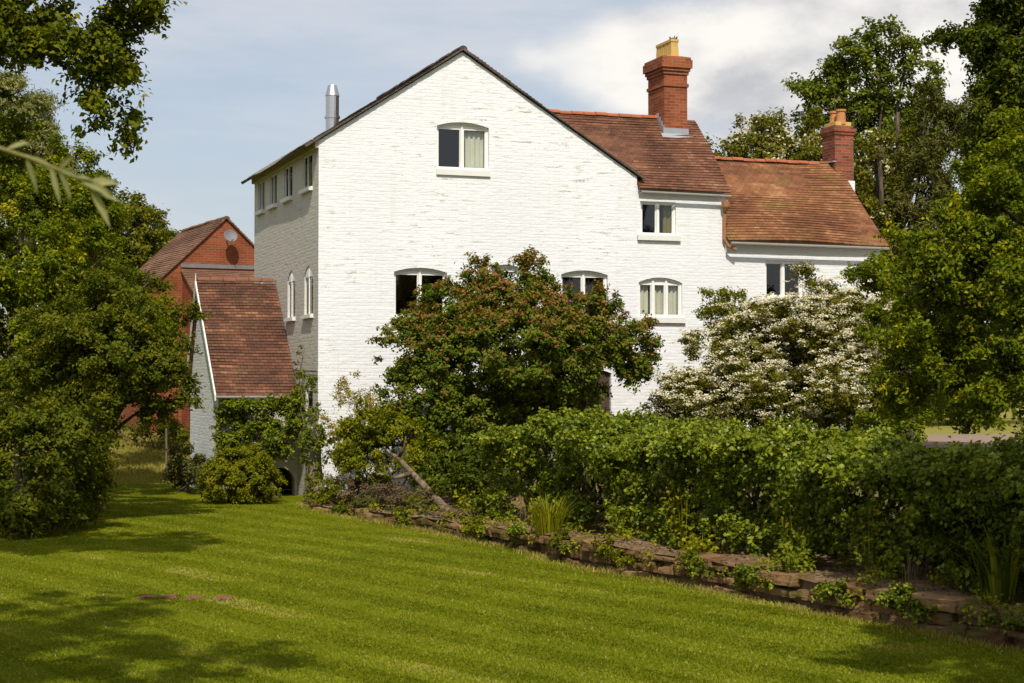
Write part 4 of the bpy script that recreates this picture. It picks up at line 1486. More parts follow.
plant('shade_toned_shrub', 'broad shrub coloured dark for the shade, bulging over the right end of the stone wall', 'shrub',  # dark leaf colour stands in for the deep shade at this end
      px_lobes([(965, 530, 28, 36, 18.7, .5), (995, 535, 40, 44, 18.2, .6), (1035, 540, 46, 50, 17.3, .7), (1010, 490, 60, 36, 18.6, .8), (1080, 540, 50, 60, 16.6, .7)]),
      'dark', rc=0.18, leafL=0.075, leafW=0.042, lai=1.3, spacing=0.7, base=bpx0(985, 18.4), r0=0.03, n_limbs=12, crown='foliage', stem='stem', stems=3)
plant('shade_toned_shrub', 'dark-coloured filler shrub added for the shade under the red-tipped shrub', 'shrub',  # added dark foliage that paints the gloom beneath the big shrub
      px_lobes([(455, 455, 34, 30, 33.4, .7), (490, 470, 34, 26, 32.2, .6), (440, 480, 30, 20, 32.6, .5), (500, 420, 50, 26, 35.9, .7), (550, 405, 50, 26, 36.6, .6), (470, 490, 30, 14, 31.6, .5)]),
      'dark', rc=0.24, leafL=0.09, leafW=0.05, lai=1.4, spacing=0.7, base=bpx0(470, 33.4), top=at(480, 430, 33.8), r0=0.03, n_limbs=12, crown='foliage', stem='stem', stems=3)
wb = at(790, 440, 36.0)
wr, wC, wctr = plant('white_flowering_shrub', 'wide shrub covered in tiers of cream-white blossom before the right wing', 'shrub',
      px_lobes([(800, 328, 64, 34, 36.6), (738, 356, 58, 32, 36.2), (835, 350, 56, 38, 36.2), (795, 392, 84, 32, 35.2), (722, 388, 42, 30, 35.6), (700, 408, 40, 28, 35.0), (775, 300, 24, 16, 36.8, .5), (804, 280, 8, 16, 36.8, .2), (850, 318, 32, 24, 36.6, .7), (862, 388, 34, 34, 35.6), (712, 312, 14, 14, 36.9, .3), (826, 294, 10, 14, 36.8, .25), (690, 385, 26, 16, 35.6, .5), (878, 366, 18, 26, 35.8, .4), (770, 370, 60, 46, 36.4, .7), (830, 380, 50, 40, 36.4, .7), (740, 400, 50, 34, 36.2, .6)]),
      'hawthorn', rc=0.25, leafL=0.075, leafW=0.042, lai=1.2, spacing=0.7, shell=0.45, up=0.9, flat=0.5, base=(wb.x, wb.y, 0.9), top=at(790, 300, 36.4), r0=0.06, n_limbs=40, crown='foliage', stem='stem', stems=6)


def blossoms():
    P, N_ = [], []
    b = np.array(wr.location)
    pick = (RNG.uniform(0, 1, len(wC)) < 0.9) & (wC[:, 1] < 37.2)
    for c, cc in zip(wC[pick], wctr[pick]):
        if c[2] < 1.7 + RNG.uniform(-.3, .3):
            continue
        o = nrm(c - cc)
        ax = RNG.uniform(0, PI)
        for h in range(RNG.integers(3, 8)):
            hc = c + np.array([math.cos(ax), math.sin(ax), -0.25]) * RNG.uniform(-.42, .42) + RNG.normal(0, .07, 3) * np.array([1, 1, .5]) + np.array([0, -0.05, 0.10]) + o * 0.08
            n = RNG.integers(10, 26)
            off = RNG.normal(0, .045, (n, 3)) * np.array([1, 1, .4])
            P.append(hc + off)
            N_.append(nrm(np.array([0, -0.3, 1]) + RNG.normal(0, .35, (n, 3))))
    P, N_ = np.concatenate(P), np.concatenate(N_)
    quads_mesh('blossom', leaf_quads(P - b, N_, 0.045, 0.04, 0), RNG.uniform(0.1, 1, len(P)), L['blossom'], wr)


blossoms()


def shrub(name, label, lobes, leaf, **kw):
    d = dict(rc=0.2, leafL=0.07, leafW=0.045, lai=1.2, spacing=0.9, shell=0.55, up=0.7, r0=0.025, n_limbs=20, crown='foliage', stem='stem', stems=4)
    d.update(kw)
    cat = d.pop('cat', 'shrub')
    return plant(name, label, cat, px_lobes(lobes), leaf, **d)


def bpx(px, py, Y):
    p = at(px, py, Y)
    return (p.x, p.y, max(0.0, gz(p.x, p.y)))


shrub('green_shrub', 'loose yellow-green bush at the left foot of the red-tipped shrub', [(398, 440, 36, 28, 33.6), (372, 462, 36, 22, 33.8), (362, 428, 16, 22, 34, .4), (420, 462, 30, 24, 33.2), (352, 445, 20, 24, 34.4, .5)], 'bush', base=bpx(388, 480, 33.8))
shrub('wispy_shrub', 'thin airy young shrub against the left end of the gable', [(348, 384, 20, 20, 35.8, .4), (338, 412, 26, 22, 35.8, .5), (366, 404, 18, 22, 35.6, .4), (356, 432, 28, 20, 35.4, .5)], 'wisp', rc=0.17, leafL=0.055, leafW=0.03, lai=0.42, spacing=1.3, shell=0.2, base=bpx(346, 480, 35.4), n_limbs=26, stems=4, r0=0.014)
shrub('mixed_shrub', 'small mixed leafy bush between the white wall and the flowering shrub', [(700, 425, 42, 24, 34.4), (665, 415, 24, 22, 35.0, .5), (640, 425, 18, 14, 35, .4), (690, 395, 26, 20, 35.6, .5)], 'heath', base=bpx(690, 440, 34.8), lai=0.9)
shrub('green_shrub', 'bright green bush under the eaves of the low wing', [(880, 272, 16, 26, 38.2, .5), (868, 290, 26, 30, 37.6, .7), (892, 300, 20, 40, 38.4, .6), (880, 330, 30, 40, 37.4), (868, 375, 30, 34, 37.2), (900, 400, 40, 30, 37), (850, 410, 36, 22, 36.5)], 'maple', base=bpx(872, 420, 37.2), rc=0.28, leafL=0.09, leafW=0.06)
shrub('green_shrub', 'dark green ball of leaf within the top left of the flowering shrub', [(732, 315, 24, 24, 37.0, .6), (715, 300, 12, 14, 37.0, .3)], 'bush', base=bpx(735, 420, 37.2), rc=0.22)
shrub('green_shrub', 'low green bush behind the hedge left of the drive', [(905, 426, 24, 14, 31, .6), (880, 424, 26, 16, 31, .7)], 'maple', base=bpx(905, 445, 30), rc=0.2)
shrub('green_shrub', 'weedy bushes along the foot of the brick outbuilding', [(150, 428, 26, 9, 49, .6), (116, 424, 22, 12, 50, .7), (178, 432, 12, 9, 48, .5)], 'hornbeam', base=(-10.2, 49, 0.6), rc=0.3, leafL=0.11, leafW=0.07)
shrub('rounded_bush', 'low rounded clipped bush in front of the lean-to', [(238, 478, 34, 27, 36.2, .7), (254, 482, 26, 26, 36.0, .6), (220, 482, 20, 24, 36.3, .6), (244, 462, 20, 14, 36.3, .5)], 'bush', base=bpx(242, 500, 36.2), rc=0.15, leafL=0.055, leafW=0.036, lai=1.5, spacing=0.6, lump=0.06)
shrub('ivy', 'glossy ivy climbing over the front wall of the lean-to', [(230, 425, 16, 26, 38.25, .16), (280, 420, 20, 24, 38.0, .16), (282, 436, 16, 20, 37.9, .2), (230, 450, 16, 18, 38.15, .16), (264, 440, 18, 24, 38.0, .16), (256, 406, 40, 6, 38.05, .16), (296, 410, 8, 20, 37.7, .16)], 'ivy', base=bpx(272, 498, 37.6), rc=0.14, lai=1.5, spacing=0.4, cat='climber', lump=0.1)
shrub('creeper', 'yellow-green creeper trained up the corner of the house beside the lean-to', [(299, 365, 3, 26, 38.2, .08), (298, 395, 4, 14, 38.2, .1), (311, 398, 7, 22, 36.4, .16), (315, 428, 10, 20, 35.6, .18), (322, 452, 6, 22, 35.5, .12), (306, 445, 5, 18, 35.6, .12), (336, 440, 10, 20, 36.0, .2)], 'lime', base=bpx(314, 500, 36.6), rc=0.12, leafL=0.06, leafW=0.045, lai=0.8, cat='climber', bark='bark_pale', stems=2)
shrub('low_bush', 'small brownish bush at the left end of the stone wall', [(336, 492, 24, 14, 34.6, .45), (322, 486, 14, 16, 35, .3)], 'bush', base=bpx(334, 502, 34.7), rc=0.14, leafL=0.055, leafW=0.035)
shrub('heather', 'dry pinkish-brown heather mound by the start of the stone wall', [(358, 490, 26, 10, 33.6, .45), (392, 494, 24, 9, 32.6, .4)], 'rusty', base=bpx(372, 500, 33.2), rc=0.12, leafL=0.05, leafW=0.02, up=1.2)
shrub('heather', 'dark olive heather cushion spilling over the stone wall near its left end', [(372, 506, 22, 10, 32.6, .3), (404, 514, 16, 8, 31.4, .3)], 'heath', base=bpx(384, 512, 32.3), rc=0.12, leafL=0.05, leafW=0.02)
shrub('heather', 'brown heather cushion on the wall below the dead branch', [(432, 522, 18, 9, 30.2, .3), (450, 524, 12, 8, 29.4, .25)], 'heath', base=bpx(440, 526, 29.8), rc=0.11, leafL=0.05, leafW=0.02)
shrub('heather', 'dry straw-brown heather patch behind the wall under the dead branch', [(415, 500, 24, 9, 31.6, .4), (462, 515, 20, 8, 29.2, .4)], 'rusty', base=bpx(438, 512, 30.4), rc=0.11, leafL=0.05, leafW=0.02, up=1.2)
shrub('heather', 'olive heather cushion on the wall left of the hedge end', [(478, 530, 16, 10, 28.0, .3), (500, 538, 18, 9, 27.0, .25)], 'heath', base=bpx(488, 540, 27.5), rc=0.11, leafL=0.05, leafW=0.02)
shrub('brown_bush', 'shaded brown bush beside the far gable end of the lean-to', [(184, 462, 15, 16, 40, .6), (198, 472, 12, 14, 39.4, .5), (178, 474, 12, 12, 40.6, .5)], 'heath', base=bpx(184, 480, 40), rc=0.16)

# pale bare trunk at the house corner
tr = thing('bare_trunk', 'pale bare ivy trunk rising from the lawn at the house corner', 'trunk', bpx(315, 506, 35.9))
mb = MB()
mb.tube([(0, 0, -0.05), (0.01, 0.02, 0.12), (0.02, 0.03, 0.35), (-0.02, 0.08, 0.75), (0.0, 0.16, 1.1), (0.02, 0.24, 1.4), (0.0, 0.3, 1.65)], [0.25, 0.19, 0.165, 0.145, 0.11, 0.06, 0.03], 12)
mb.build('trunk', M['bark_pale'], tr, smooth=True)

# dead leaning branch
pts = [at(448, 512, 31.0), at(432, 494, 31.6), at(412, 473, 32.2), at(398, 458, 32.5), at(388, 452, 32.6)]
root = thing('dead_branch', 'dead grey branch leaning out over the stone wall under the shrub', 'branch', pts[0])
mb = MB()
mb.tube([p - pts[0] for p in pts], [0.085, 0.07, 0.055, 0.045, 0.025], 10)
mb.tube([pts[2] - pts[0], at(402, 476, 31.9) - pts[0], at(394, 478, 31.8) - pts[0]], [0.05, 0.045, 0.03], 8)
mb.tube([pts[3] - pts[0], at(404, 448, 32.3) - pts[0], at(406, 436, 32.3) - pts[0]], [0.03, 0.02, 0.01], 6)
mb.build('branch', M['bark_mid'], root, smooth=True)


# ------------------------------------------------------------------ plants of the bed
def tuft(name, label, t, s, h, n, leaf, w=0.02, spread=0.5, group=None, broad=False):
    base = bank_pt(t, s)
    root = thing(name, label, 'plant', base, 0, group)
    yaw = RNG.uniform(0, 2 * PI, n)
    r0 = RNG.uniform(0, 0.16, n) * (1 + spread * 0.5)
    hh = h * RNG.uniform(0.55, 1.1, n)
    out = hh * spread * RNG.uniform(0.2, 1.0, n)
    dirx, diry = np.cos(yaw), np.sin(yaw)
    z = np.zeros(n)
    seg = []
    P0 = np.stack([dirx * r0, diry * r0, z - .03], 1)
    P1 = np.stack([dirx * (r0 + out * 0.35), diry * (r0 + out * 0.35), hh * 0.62], 1)
    P2 = np.stack([dirx * (r0 + out), diry * (r0 + out), hh * RNG.uniform(0.75, 1.05, n)], 1)
    sd = np.stack([-diry, dirx, z], 1) * (w * RNG.uniform(0.7, 1.3, n))[:, None]
    V = np.concatenate([np.stack([P0 - sd * .6, P0 + sd * .6, P1 + sd, P1 - sd], 1), np.stack([P1 - sd, P1 + sd, P2 + sd * .12, P2 - sd * .12], 1)])
    rn = RNG.uniform(0.15, 0.9, n)
    quads_mesh('leaves', V, np.concatenate([rn, rn]), L[leaf], root)
    if broad:
        m = n * 9
        k = RNG.integers(0, n, m)
        f = RNG.uniform(0.25, 1.0, m)[:, None]
        Q = P0[k] * (1 - f) + P2[k] * f + RNG.normal(0, 0.055, (m, 3))
        quads_mesh('broad_leaves', leaf_quads(Q, nrm(RNG.normal(0, .5, (m, 3)) + np.array([-.2, -.3, 1])), 0.075, 0.045), RNG.uniform(0.1, 1, m), L[leaf], root)
    return root


beds = [
    ('leafy_plant', 'small leafy plant below the dead branch', 5.6, 0.5, 0.35, 22, 'hornbeam', True),
    ('leafy_plant', 'pale green plant at the left end of the hedge', 7.6, 0.7, 0.55, 26, 'bush', True),
    ('leafy_plant', 'tall thin-stemmed plant by the left end of the hedge', 8.6, 0.8, 0.75, 20, 'lime', True),
    ('flower_stalks', 'dry brown flower stalks left of the feathery tuft', 9.4, 0.9, 0.7, 14, 'rusty', False),
    ('leafy_plant', 'broad-leaved seedling just left of the feathery tuft', 10.5, 0.6, 0.4, 20, 'bush', True),
    ('feathery_tuft', 'round feathery green tuft hanging over the middle of the wall', 12.0, 0.16, 0.55, 170, 'bush', False),
    ('leafy_plant', 'upright yellow-green plant right of the feathery tuft', 13.4, 0.8, 0.6, 22, 'lime', True),
    ('flower_stalks', 'reddish dry stems standing before the hedge hollow', 14.3, 0.95, 0.85, 16, 'rusty', False),
    ('leafy_plant', 'tall leafy plant in the middle of the hedge front', 15.0, 0.75, 0.95, 26, 'bush', True),
    ('leafy_plant', 'low plant sprawling at the wall edge right of the middle', 16.0, 0.3, 0.3, 24, 'bush', True),
    ('leafy_plant', 'tall leafy plant before the right half of the hedge', 17.4, 0.8, 0.95, 30, 'hornbeam', True),
    ('leafy_plant', 'bushy lime plant drooping over the right half of the wall', 18.2, 0.2, 0.42, 34, 'lime', True),
    ('leafy_plant', 'tall leafy plant at the edge of the shade', 18.9, 0.8, 1.0, 26, 'hornbeam', True),
    ('flower_stalks', 'short straw-coloured stalks in the soil near the shade', 19.8, 0.6, 0.4, 22, 'rusty', False),
    ('strappy_plant', 'clump of dark strap leaves in the shade at the right', 21.2, 0.55, 0.75, 60, 'dark', False),
    ('strappy_plant', 'second clump of strap leaves further into the right shade', 22.6, 0.5, 0.8, 60, 'dark', False),
]
for (nm, lb, t, s, h, n, lf, br) in beds:
    tuft(nm, lb, t, s, h, n, lf, 0.008 if nm == 'feathery_tuft' else (0.02 if nm == 'strappy_plant' else 0.004), 0.75 if nm in ('feathery_tuft', 'strappy_plant') else 0.4, None, br)


def ground_cover():
    n = 16000
    P = []
    for i in range(n):
        t = random.uniform(3, TOT - .5)
        s = random.uniform(0.0, 1.4) ** 1.2 - 0.12
        if math.sin(t * 3.3) + math.sin(t * 7.1 + s * 5) < 0.75:
            continue
        hang = random.uniform(-0.16, 0.02) if s < 0.02 else random.uniform(0.0, 0.14)
        P.append(tuple(bank_pt(t, s, hang)))
    P = np.array(P)
    V = leaf_quads(P, nrm(RNG.normal(0, .5, (len(P), 3)) + np.array([-.2, -.3, 1])), 0.055, 0.035)
    o = quads_mesh('ground_cover', V, RNG.uniform(0, 1, len(P)), L['bush'])
    o['kind'] = 'stuff'
    o['label'] = 'small weeds and creeping leaves on the soil above the wall'
    m = 2600
    Q = []
    for i in range(m):
        t = random.uniform(3, TOT - .5)
        Q.append(tuple(bank_pt(t, random.uniform(0.0, 1.1), 0.015)))
    Q = np.array(Q)
    o = quads_mesh('leaf_litter', leaf_quads(Q, nrm(RNG.normal(0, .3, (m, 3)) + np.array([0, 0, 1])), 0.06, 0.04), RNG.uniform(0.2, 1, m), L['rusty'])
    o['kind'] = 'stuff'
    o['label'] = 'fallen brown leaves on the bare soil'


ground_cover()

HANG = [(3.4, 'small'), (6.4, 'small'), (9.6, 'wide'), (11.2, 'small'), (13.0, 'small'), (14.6, 'wide'), (16.6, 'small'), (17.9, 'wide'), (19.4, 'small'), (20.6, 'wide'), (22.0, 'small')]
WHERE = ['at its far left end', 'just right of the dead branch', 'below the left end of the hedge', 'left of the feathery tuft', 'right of the feathery tuft', 'below the reddish dry stems', 'below the middle of the hedge', 'under the lime plant',
         'where the shade begins', 'inside the right-hand shade', 'by the right edge of the picture']
for (t, sz), wh in zip(HANG, WHERE):
    p0 = bank_pt(t, 0.05)
    _, dd = wall_pt(t)
    n_ = 5 if sz == 'wide' else 3
    lob = []
    for k in range(n_):
        q = p0 + dd * (k - n_ / 2) * 0.16 + Vector((-.06, -.05, random.uniform(-.12, .05)))
        lob.append((tuple(q), 0.13, 0.10, 0.10))
    plant('hanging_weed', 'green weed hanging over the stone wall ' + wh, 'weed', lob, random.choice(('bush', 'hornbeam', 'ivy')), rc=0.09, leafL=0.045, leafW=0.028, lai=1.2, spacing=0.8, base=(p0.x, p0.y, p0.z - .05), top=(p0.x, p0.y, p0.z + .1), r0=0.006, n_limbs=8,
          crown='foliage', stem='stem', stems=2, lump=0.1, hang=0.3, group='weeds hanging over the stone wall')


def dry_grass():
    n = 9000
    t = RNG.uniform(0.8, TOT - .3, n)
    base = np.array([tuple(wall_pt(a)[0]) for a in t])
    o_ = np.abs(RNG.normal(0, 0.10, n)) + 0.0
    ok = (np.sin(t * 2.7) + np.sin(t * 6.1) + RNG.normal(0, .5, n)) > -0.4
    base = base[ok] - np.array([0.9, 0.436, 0]) * (o_[ok] + 0.05)[:, None]
    m = len(base)
    h = RNG.uniform(0.02, 0.09, m)
    a = RNG.uniform(0, 2 * PI, m)
    w = np.stack([np.cos(a), np.sin(a), a * 0], 1) * 0.007
    tip = base + np.stack([RNG.normal(0, .4, m) * h, RNG.normal(0, .4, m) * h, h], 1)
    k = 70000
    X, Y = RNG.uniform(-17, -4.8, k), RNG.uniform(42.5, 53, k)
    keep = (X < -6.9) | (Y > 45)
    X, Y = X[keep], Y[keep]
    k = len(X)
    zz = np.array([rise(x_, y_) for x_, y_ in zip(X, Y)])
    hh = RNG.uniform(0.04, 0.16, k) * np.clip((Y - 42) / 4, 0.2, 1)
    aa = RNG.uniform(0, 2 * PI, k)
    b2 = np.stack([X, Y, zz - .02], 1)
    w2 = np.stack([np.cos(aa), np.sin(aa), aa * 0], 1) * 0.014
    t2 = b2 + np.stack([RNG.normal(0, .4, k) * hh, RNG.normal(0, .4, k) * hh, hh], 1)
    base, w, tip = np.concatenate([base, b2]), np.concatenate([w, w2]), np.concatenate([tip, t2])
    m = len(base)
    o = quads_mesh('dry_grass', np.stack([base - w, base + w, tip], 1), RNG.uniform(0.2, 1.1, m), L['straw'], None, 3)
    o['kind'] = 'stuff'
    o['label'] = 'longer dry grass along the foot of the stone wall and on the slope by the brick outbuilding'


dry_grass()

# four pinkish patches of fallen petals on the lawn
for k, (px, lab) in enumerate(((146, 'pink petal patch, leftmost of four in a row on the lawn'), (170, 'pink petal patch, second from the left in the row on the lawn'),
                               (194, 'pink petal patch, third from the left in the row on the lawn'), (225, 'pink petal patch at the right end of the row, a little apart'))):
    c = at(px, 595.5 + k * 0.3, 20.1)
    c = Vector((c.x, 2.5 * F / (596 + k * 0.5 - 385) , 0))
    pm_ = MB()
    nr, na = 7, 26
    ph = random.uniform(0, 6)

    def pp(r, a_):
        R0 = 0.09 * (1 + 0.28 * math.sin(3 * a_ + ph) + 0.22 * math.sin(8 * a_ + ph * 2)) * r / nr
        zz = 0.0 if r == nr else 0.016 + 0.014 * mnoise.noise(Vector((R0 * math.cos(a_) * 40, R0 * math.sin(a_) * 20, ph)))
        return Vector((R0 * math.cos(a_), 2.0 * R0 * math.sin(a_), zz))
    for r in range(nr):
        for q in range(na):
            a0, a1 = 2 * PI * q / na, 2 * PI * (q + 1) / na
            if r == 0:
                pm_.face([pp(0, 0), pp(1, a0), pp(1, a1)])
            else:
                pm_.face([pp(r, a0), pp(r + 1, a0), pp(r + 1, a1), pp(r, a1)])
    o = pm_.build('petal_patch', M['petals'], weld=True)
    o.location = c
    tag(o, lab, 'petal patch', 'pink patches in a row on the lawn')

# ------------------------------------------------------------------ trees
def tree(name, label, lobes, leaf, **kw):
    d = dict(rc=0.5, leafL=0.12, leafW=0.08, lai=1.15, spacing=1.0, shell=0.5, r0=0.2, n_limbs=16)
    d.update(kw)
    return plant(name, label, d.pop('cat', 'tree'), px_lobes(lobes) + d.pop('world', []), leaf, **d)


# left side
tree('oak_tree', 'overhanging oak boughs filling the top left corner', [(-70, 0, 110, 90, 21), (20, 20, 60, 48, 21, .9), (80, 28, 46, 36, 21, .7), (128, 4, 30, 16, 21, .5), (108, 66, 22, 30, 21, .5), (124, 118, 11, 28, 21, .25), (100, 98, 14, 26, 21, .3), (95, 62, 30, 26, 21, .5), (30, 40, 46, 22, 21, .6), (-60, 120, 80, 60, 21.5), (60, -60, 110, 40, 21, 1.2), (118, 36, 20, 24, 21, .4), (92, 128, 12, 12, 21, .2), (154, 2, 14, 12, 21, .25)],
     'oak', base=(-9.3, 21.5, 0), top=(-8.6, 21.4, 8.5), r0=0.34, rc=0.26, leafL=0.09, leafW=0.055, n_limbs=4, shell=0.3, spacing=0.75, lai=0.95)
tree('dark_tree', 'tall leafy tree at the left edge behind the small tree', [(20, 230, 60, 70, 38), (62, 225, 36, 44, 39), (0, 330, 60, 70, 37), (84, 268, 32, 40, 38), (24, 160, 40, 40, 39), (70, 180, 34, 36, 39.5), (0, 200, 50, 50, 38.5), (96, 215, 26, 30, 39.5), (-60, 260, 80, 140, 38), (55, 340, 50, 60, 37.5), (55, 180, 20, 20, 39), (30, 270, 50, 40, 37), (110, 310, 46, 46, 41), (140, 345, 30, 30, 40), (150, 325, 24, 22, 42, .8), (120, 332, 46, 40, 38), (150, 352, 26, 26, 37.5, .8), (108, 300, 42, 42, 44), (150, 318, 20, 18, 46, .9), (90, 380, 40, 40, 37.5)],  # crown enlarged with extra lobes at the back to shade the lawn
     'maple', base=(-11.0, 38.5, 0), top=(-10.8, 38.5, 6.5), r0=0.25, rc=0.38, leafL=0.10, leafW=0.055, spacing=0.75, lai=1.3, flat=0.45, rv=0.5)
tree('pale_willow', 'pale grey-green willow far off between the oak boughs', [(18, 108, 34, 42, 62), (0, 150, 40, 50, 62), (40, 180, 40, 60, 62), (-40, 140, 60, 80, 62), (30, 130, 26, 36, 61)], 'pale', rc=0.55, leafL=0.20, leafW=0.06, hang=0.5, lai=1.2, spacing=0.7, lump=0.1, base=(-18.5, 62, 0))
tree('hornbeam', 'small spreading tree with light green leaves left of the lean-to', [(118, 312, 50, 38, 31.5), (155, 328, 36, 30, 31.5), (95, 350, 50, 40, 31.2), (65, 335, 46, 40, 31.5), (145, 368, 46, 26, 31.2), (176, 350, 26, 22, 31.4, .5), (178, 392, 18, 16, 31.4, .4), (112, 395, 46, 24, 31), (88, 290, 30, 22, 31.8), (188, 318, 13, 14, 31.5, .3), (60, 380, 40, 30, 31.2), (110, 350, 60, 40, 30.8), (100, 335, 50, 40, 34.5), (135, 360, 46, 34, 34), (70, 400, 44, 36, 33.5), (158, 412, 20, 14, 31.2, .4), (36, 400, 40, 40, 33)],  # rear lobes added to deepen the shade on the grass behind
     'hornbeam', base=bpx(96, 498, 33.5), top=at(125, 320, 31.5), r0=0.13, rc=0.27, leafL=0.075, leafW=0.042, n_limbs=30, spacing=0.75, lai=1.35, flat=0.45, rv=0.5)
shrub('large_bush', 'big shaded bush at the lower left beneath the small tree', [(50, 440, 48, 32, 28.6), (10, 490, 60, 44, 28.2), (60, 490, 30, 40, 29.2, 1.0), (84, 424, 22, 18, 28.8, .5), (76, 455, 22, 30, 30.5, 1.0), (86, 480, 16, 26, 31.5, .8), (-40, 450, 60, 70, 28.4), (20, 440, 50, 26, 28.6)], 'hornbeam', base=bpx(20, 538, 28.6), rc=0.28, leafL=0.085, leafW=0.055, n_limbs=26, spacing=0.75, lai=1.35)
for i, (nm, lab, lob, lf, by) in enumerate((
        ('far_tree', 'yellow-green tree beyond the brick building, left of its roof', [(125, 235, 34, 40, 80), (105, 270, 40, 40, 80), (140, 265, 30, 30, 80)], 'far', 80),
        ('far_tree', 'low rounded tree just left of the brick gable roof', [(160, 252, 22, 24, 84), (140, 285, 30, 26, 84), (175, 262, 16, 20, 84)], 'far', 84),
        ('far_tree', 'taller far tree behind the dark left tree', [(88, 222, 34, 36, 76), (70, 270, 40, 50, 76), (50, 225, 30, 40, 76)], 'far', 76),
        ('far_conifer', 'narrow dark conifer top left of the brick gable', [(151, 216, 8, 12, 86), (152, 240, 14, 16, 86)], 'conifer', 86))):
    cx = at(lob[0][0], 300, by).x
    tree(nm, lab, lob, lf, rc=0.55, leafL=0.20, leafW=0.12, base=(cx, by, 0), lai=1.3, spacing=0.6, n_limbs=5, r0=0.14, lump=0.12, top=(cx, by, 7.0))

# right side
tree('tall_cherry', 'tall open-crowned tree rising behind the low wing', [(868, 62, 40, 36, 58), (845, 100, 46, 34, 58), (900, 98, 44, 40, 58), (824, 90, 24, 16, 58), (804, 88, 20, 7, 58, .5), (826, 118, 30, 22, 58), (835, 70, 18, 16, 58), (876, 150, 66, 42, 58), (926, 96, 20, 14, 58), (880, 28, 22, 16, 58), (842, 55, 20, 16, 58), (910, 50, 22, 18, 58), (935, 130, 30, 30, 58)],
     'cherry', base=(at(880, 400, 58).x, 58, 0), top=at(878, 60, 58), r0=0.3, rc=0.42, leafL=0.15, leafW=0.10, lai=0.8, spacing=0.85, shell=0.25, n_limbs=46, lump=0.14)
hawthorn_r, hC, hctr = tree('far_hawthorn', 'hawthorn flecked with white blossom behind the ridge of the low wing', [(716, 142, 20, 18, 52), (748, 138, 30, 20, 52), (800, 132, 32, 26, 52), (770, 165, 60, 26, 52), (810, 165, 40, 30, 52)], 'hawthorn', base=(at(770, 400, 52).x, 52, 0.8), rc=0.38, leafL=0.13, leafW=0.08, spacing=0.8, lai=1.2)
haw2_r, h2C, h2ctr = tree('far_hawthorn', 'white-flecked hawthorn behind the short chimney of the low wing', [(878, 190, 26, 50, 50), (872, 240, 24, 40, 50), (890, 150, 22, 24, 51)], 'hawthorn', base=(at(880, 400, 50).x, 50, 0.8), rc=0.38, leafL=0.13, leafW=0.08, spacing=0.8, lai=1.2)
for (r_, C_, n_) in ((hawthorn_r, hC, .35), (haw2_r, h2C, .3)):
    sel = C_[RNG.uniform(0, 1, len(C_)) < n_]
    idx = np.repeat(np.arange(len(sel)), 40)
    P = sel[idx] + nrm(RNG.normal(size=(len(idx), 3))) * (RNG.uniform(.6, 1, len(idx)) * .42)[:, None] * np.array([1, 1, .7])
    quads_mesh('blossom', leaf_quads(P - np.array(r_.location), nrm(RNG.normal(0, .5, P.shape) + np.array([0, -.5, .7])), 0.10, 0.09, 0), RNG.uniform(0, .6, len(P)), L['blossom'], r_)
tree('brown_conifer', 'brownish-green conifer between the tall tree and the right edge', [(935, 130, 22, 50, 51), (962, 112, 18, 36, 51), (925, 200, 36, 60, 50), (960, 190, 40, 80, 51), (905, 235, 26, 50, 50)], 'conifer', base=(at(900, 400, 51).x, 51, 0.8), rc=0.36, leafL=0.14, leafW=0.045, lai=1.3, spacing=0.75, flat=1.1, up=0.4)
tree('maple_tree', 'big leafy tree along the right edge with its boughs low over the drive', [(990, 330, 62, 46, 25), (945, 300, 46, 46, 25.5), (922, 235, 34, 36, 25.6), (985, 225, 50, 50, 25), (920, 365, 44, 36, 25.5), (980, 388, 50, 22, 25), (1050, 374, 50, 34, 25), (1050, 220, 70, 120, 25.5), (1100, 320, 90, 120, 25.5), (1020, 165, 40, 36, 25), (895, 325, 24, 30, 25.6, .5), (905, 395, 30, 18, 25.4, .5), (960, 255, 50, 40, 24.8), (1000, 270, 50, 40, 24.6), (955, 345, 50, 40, 24.8), (925, 300, 34, 40, 25, .6), (970, 180, 26, 24, 25.2)],
     'maple', base=(9.4, 26.5, 0.5), top=(8.6, 26, 7), r0=0.28, rc=0.27, leafL=0.085, leafW=0.045, n_limbs=44, spacing=0.8, lai=1.15, flat=0.4, rv=0.5)
tree('dark_tree', 'dark heavy tree filling the top right corner', [(1012, 60, 34, 60, 31), (1060, 40, 70, 90, 31), (1002, 130, 30, 34, 31), (1004, 10, 22, 26, 31, .6), (1060, 150, 70, 70, 31), (952, 36, 18, 4, 30.6, .2), (978, 40, 20, 9, 30.8, .3), (1020, 100, 40, 50, 30.4), (1000, 90, 26, 50, 31), (1002, 170, 36, 40, 30.5), (1000, 40, 20, 40, 31)],
     'dark', base=(10.5, 31.5, 0.8), top=(10.2, 31.5, 9), r0=0.3, rc=0.3, leafL=0.10, leafW=0.055, n_limbs=10, spacing=0.42, lai=1.4, lump=0.12)
tree('backing_tree', 'dense dark green tree behind the drive at the right', [(960, 300, 70, 90, 56), (1040, 300, 80, 120, 57), (900, 330, 50, 80, 55), (1000, 380, 70, 45, 58)], 'dark', base=(19.5, 57, 0.9), rc=0.6, leafL=0.2, leafW=0.13)

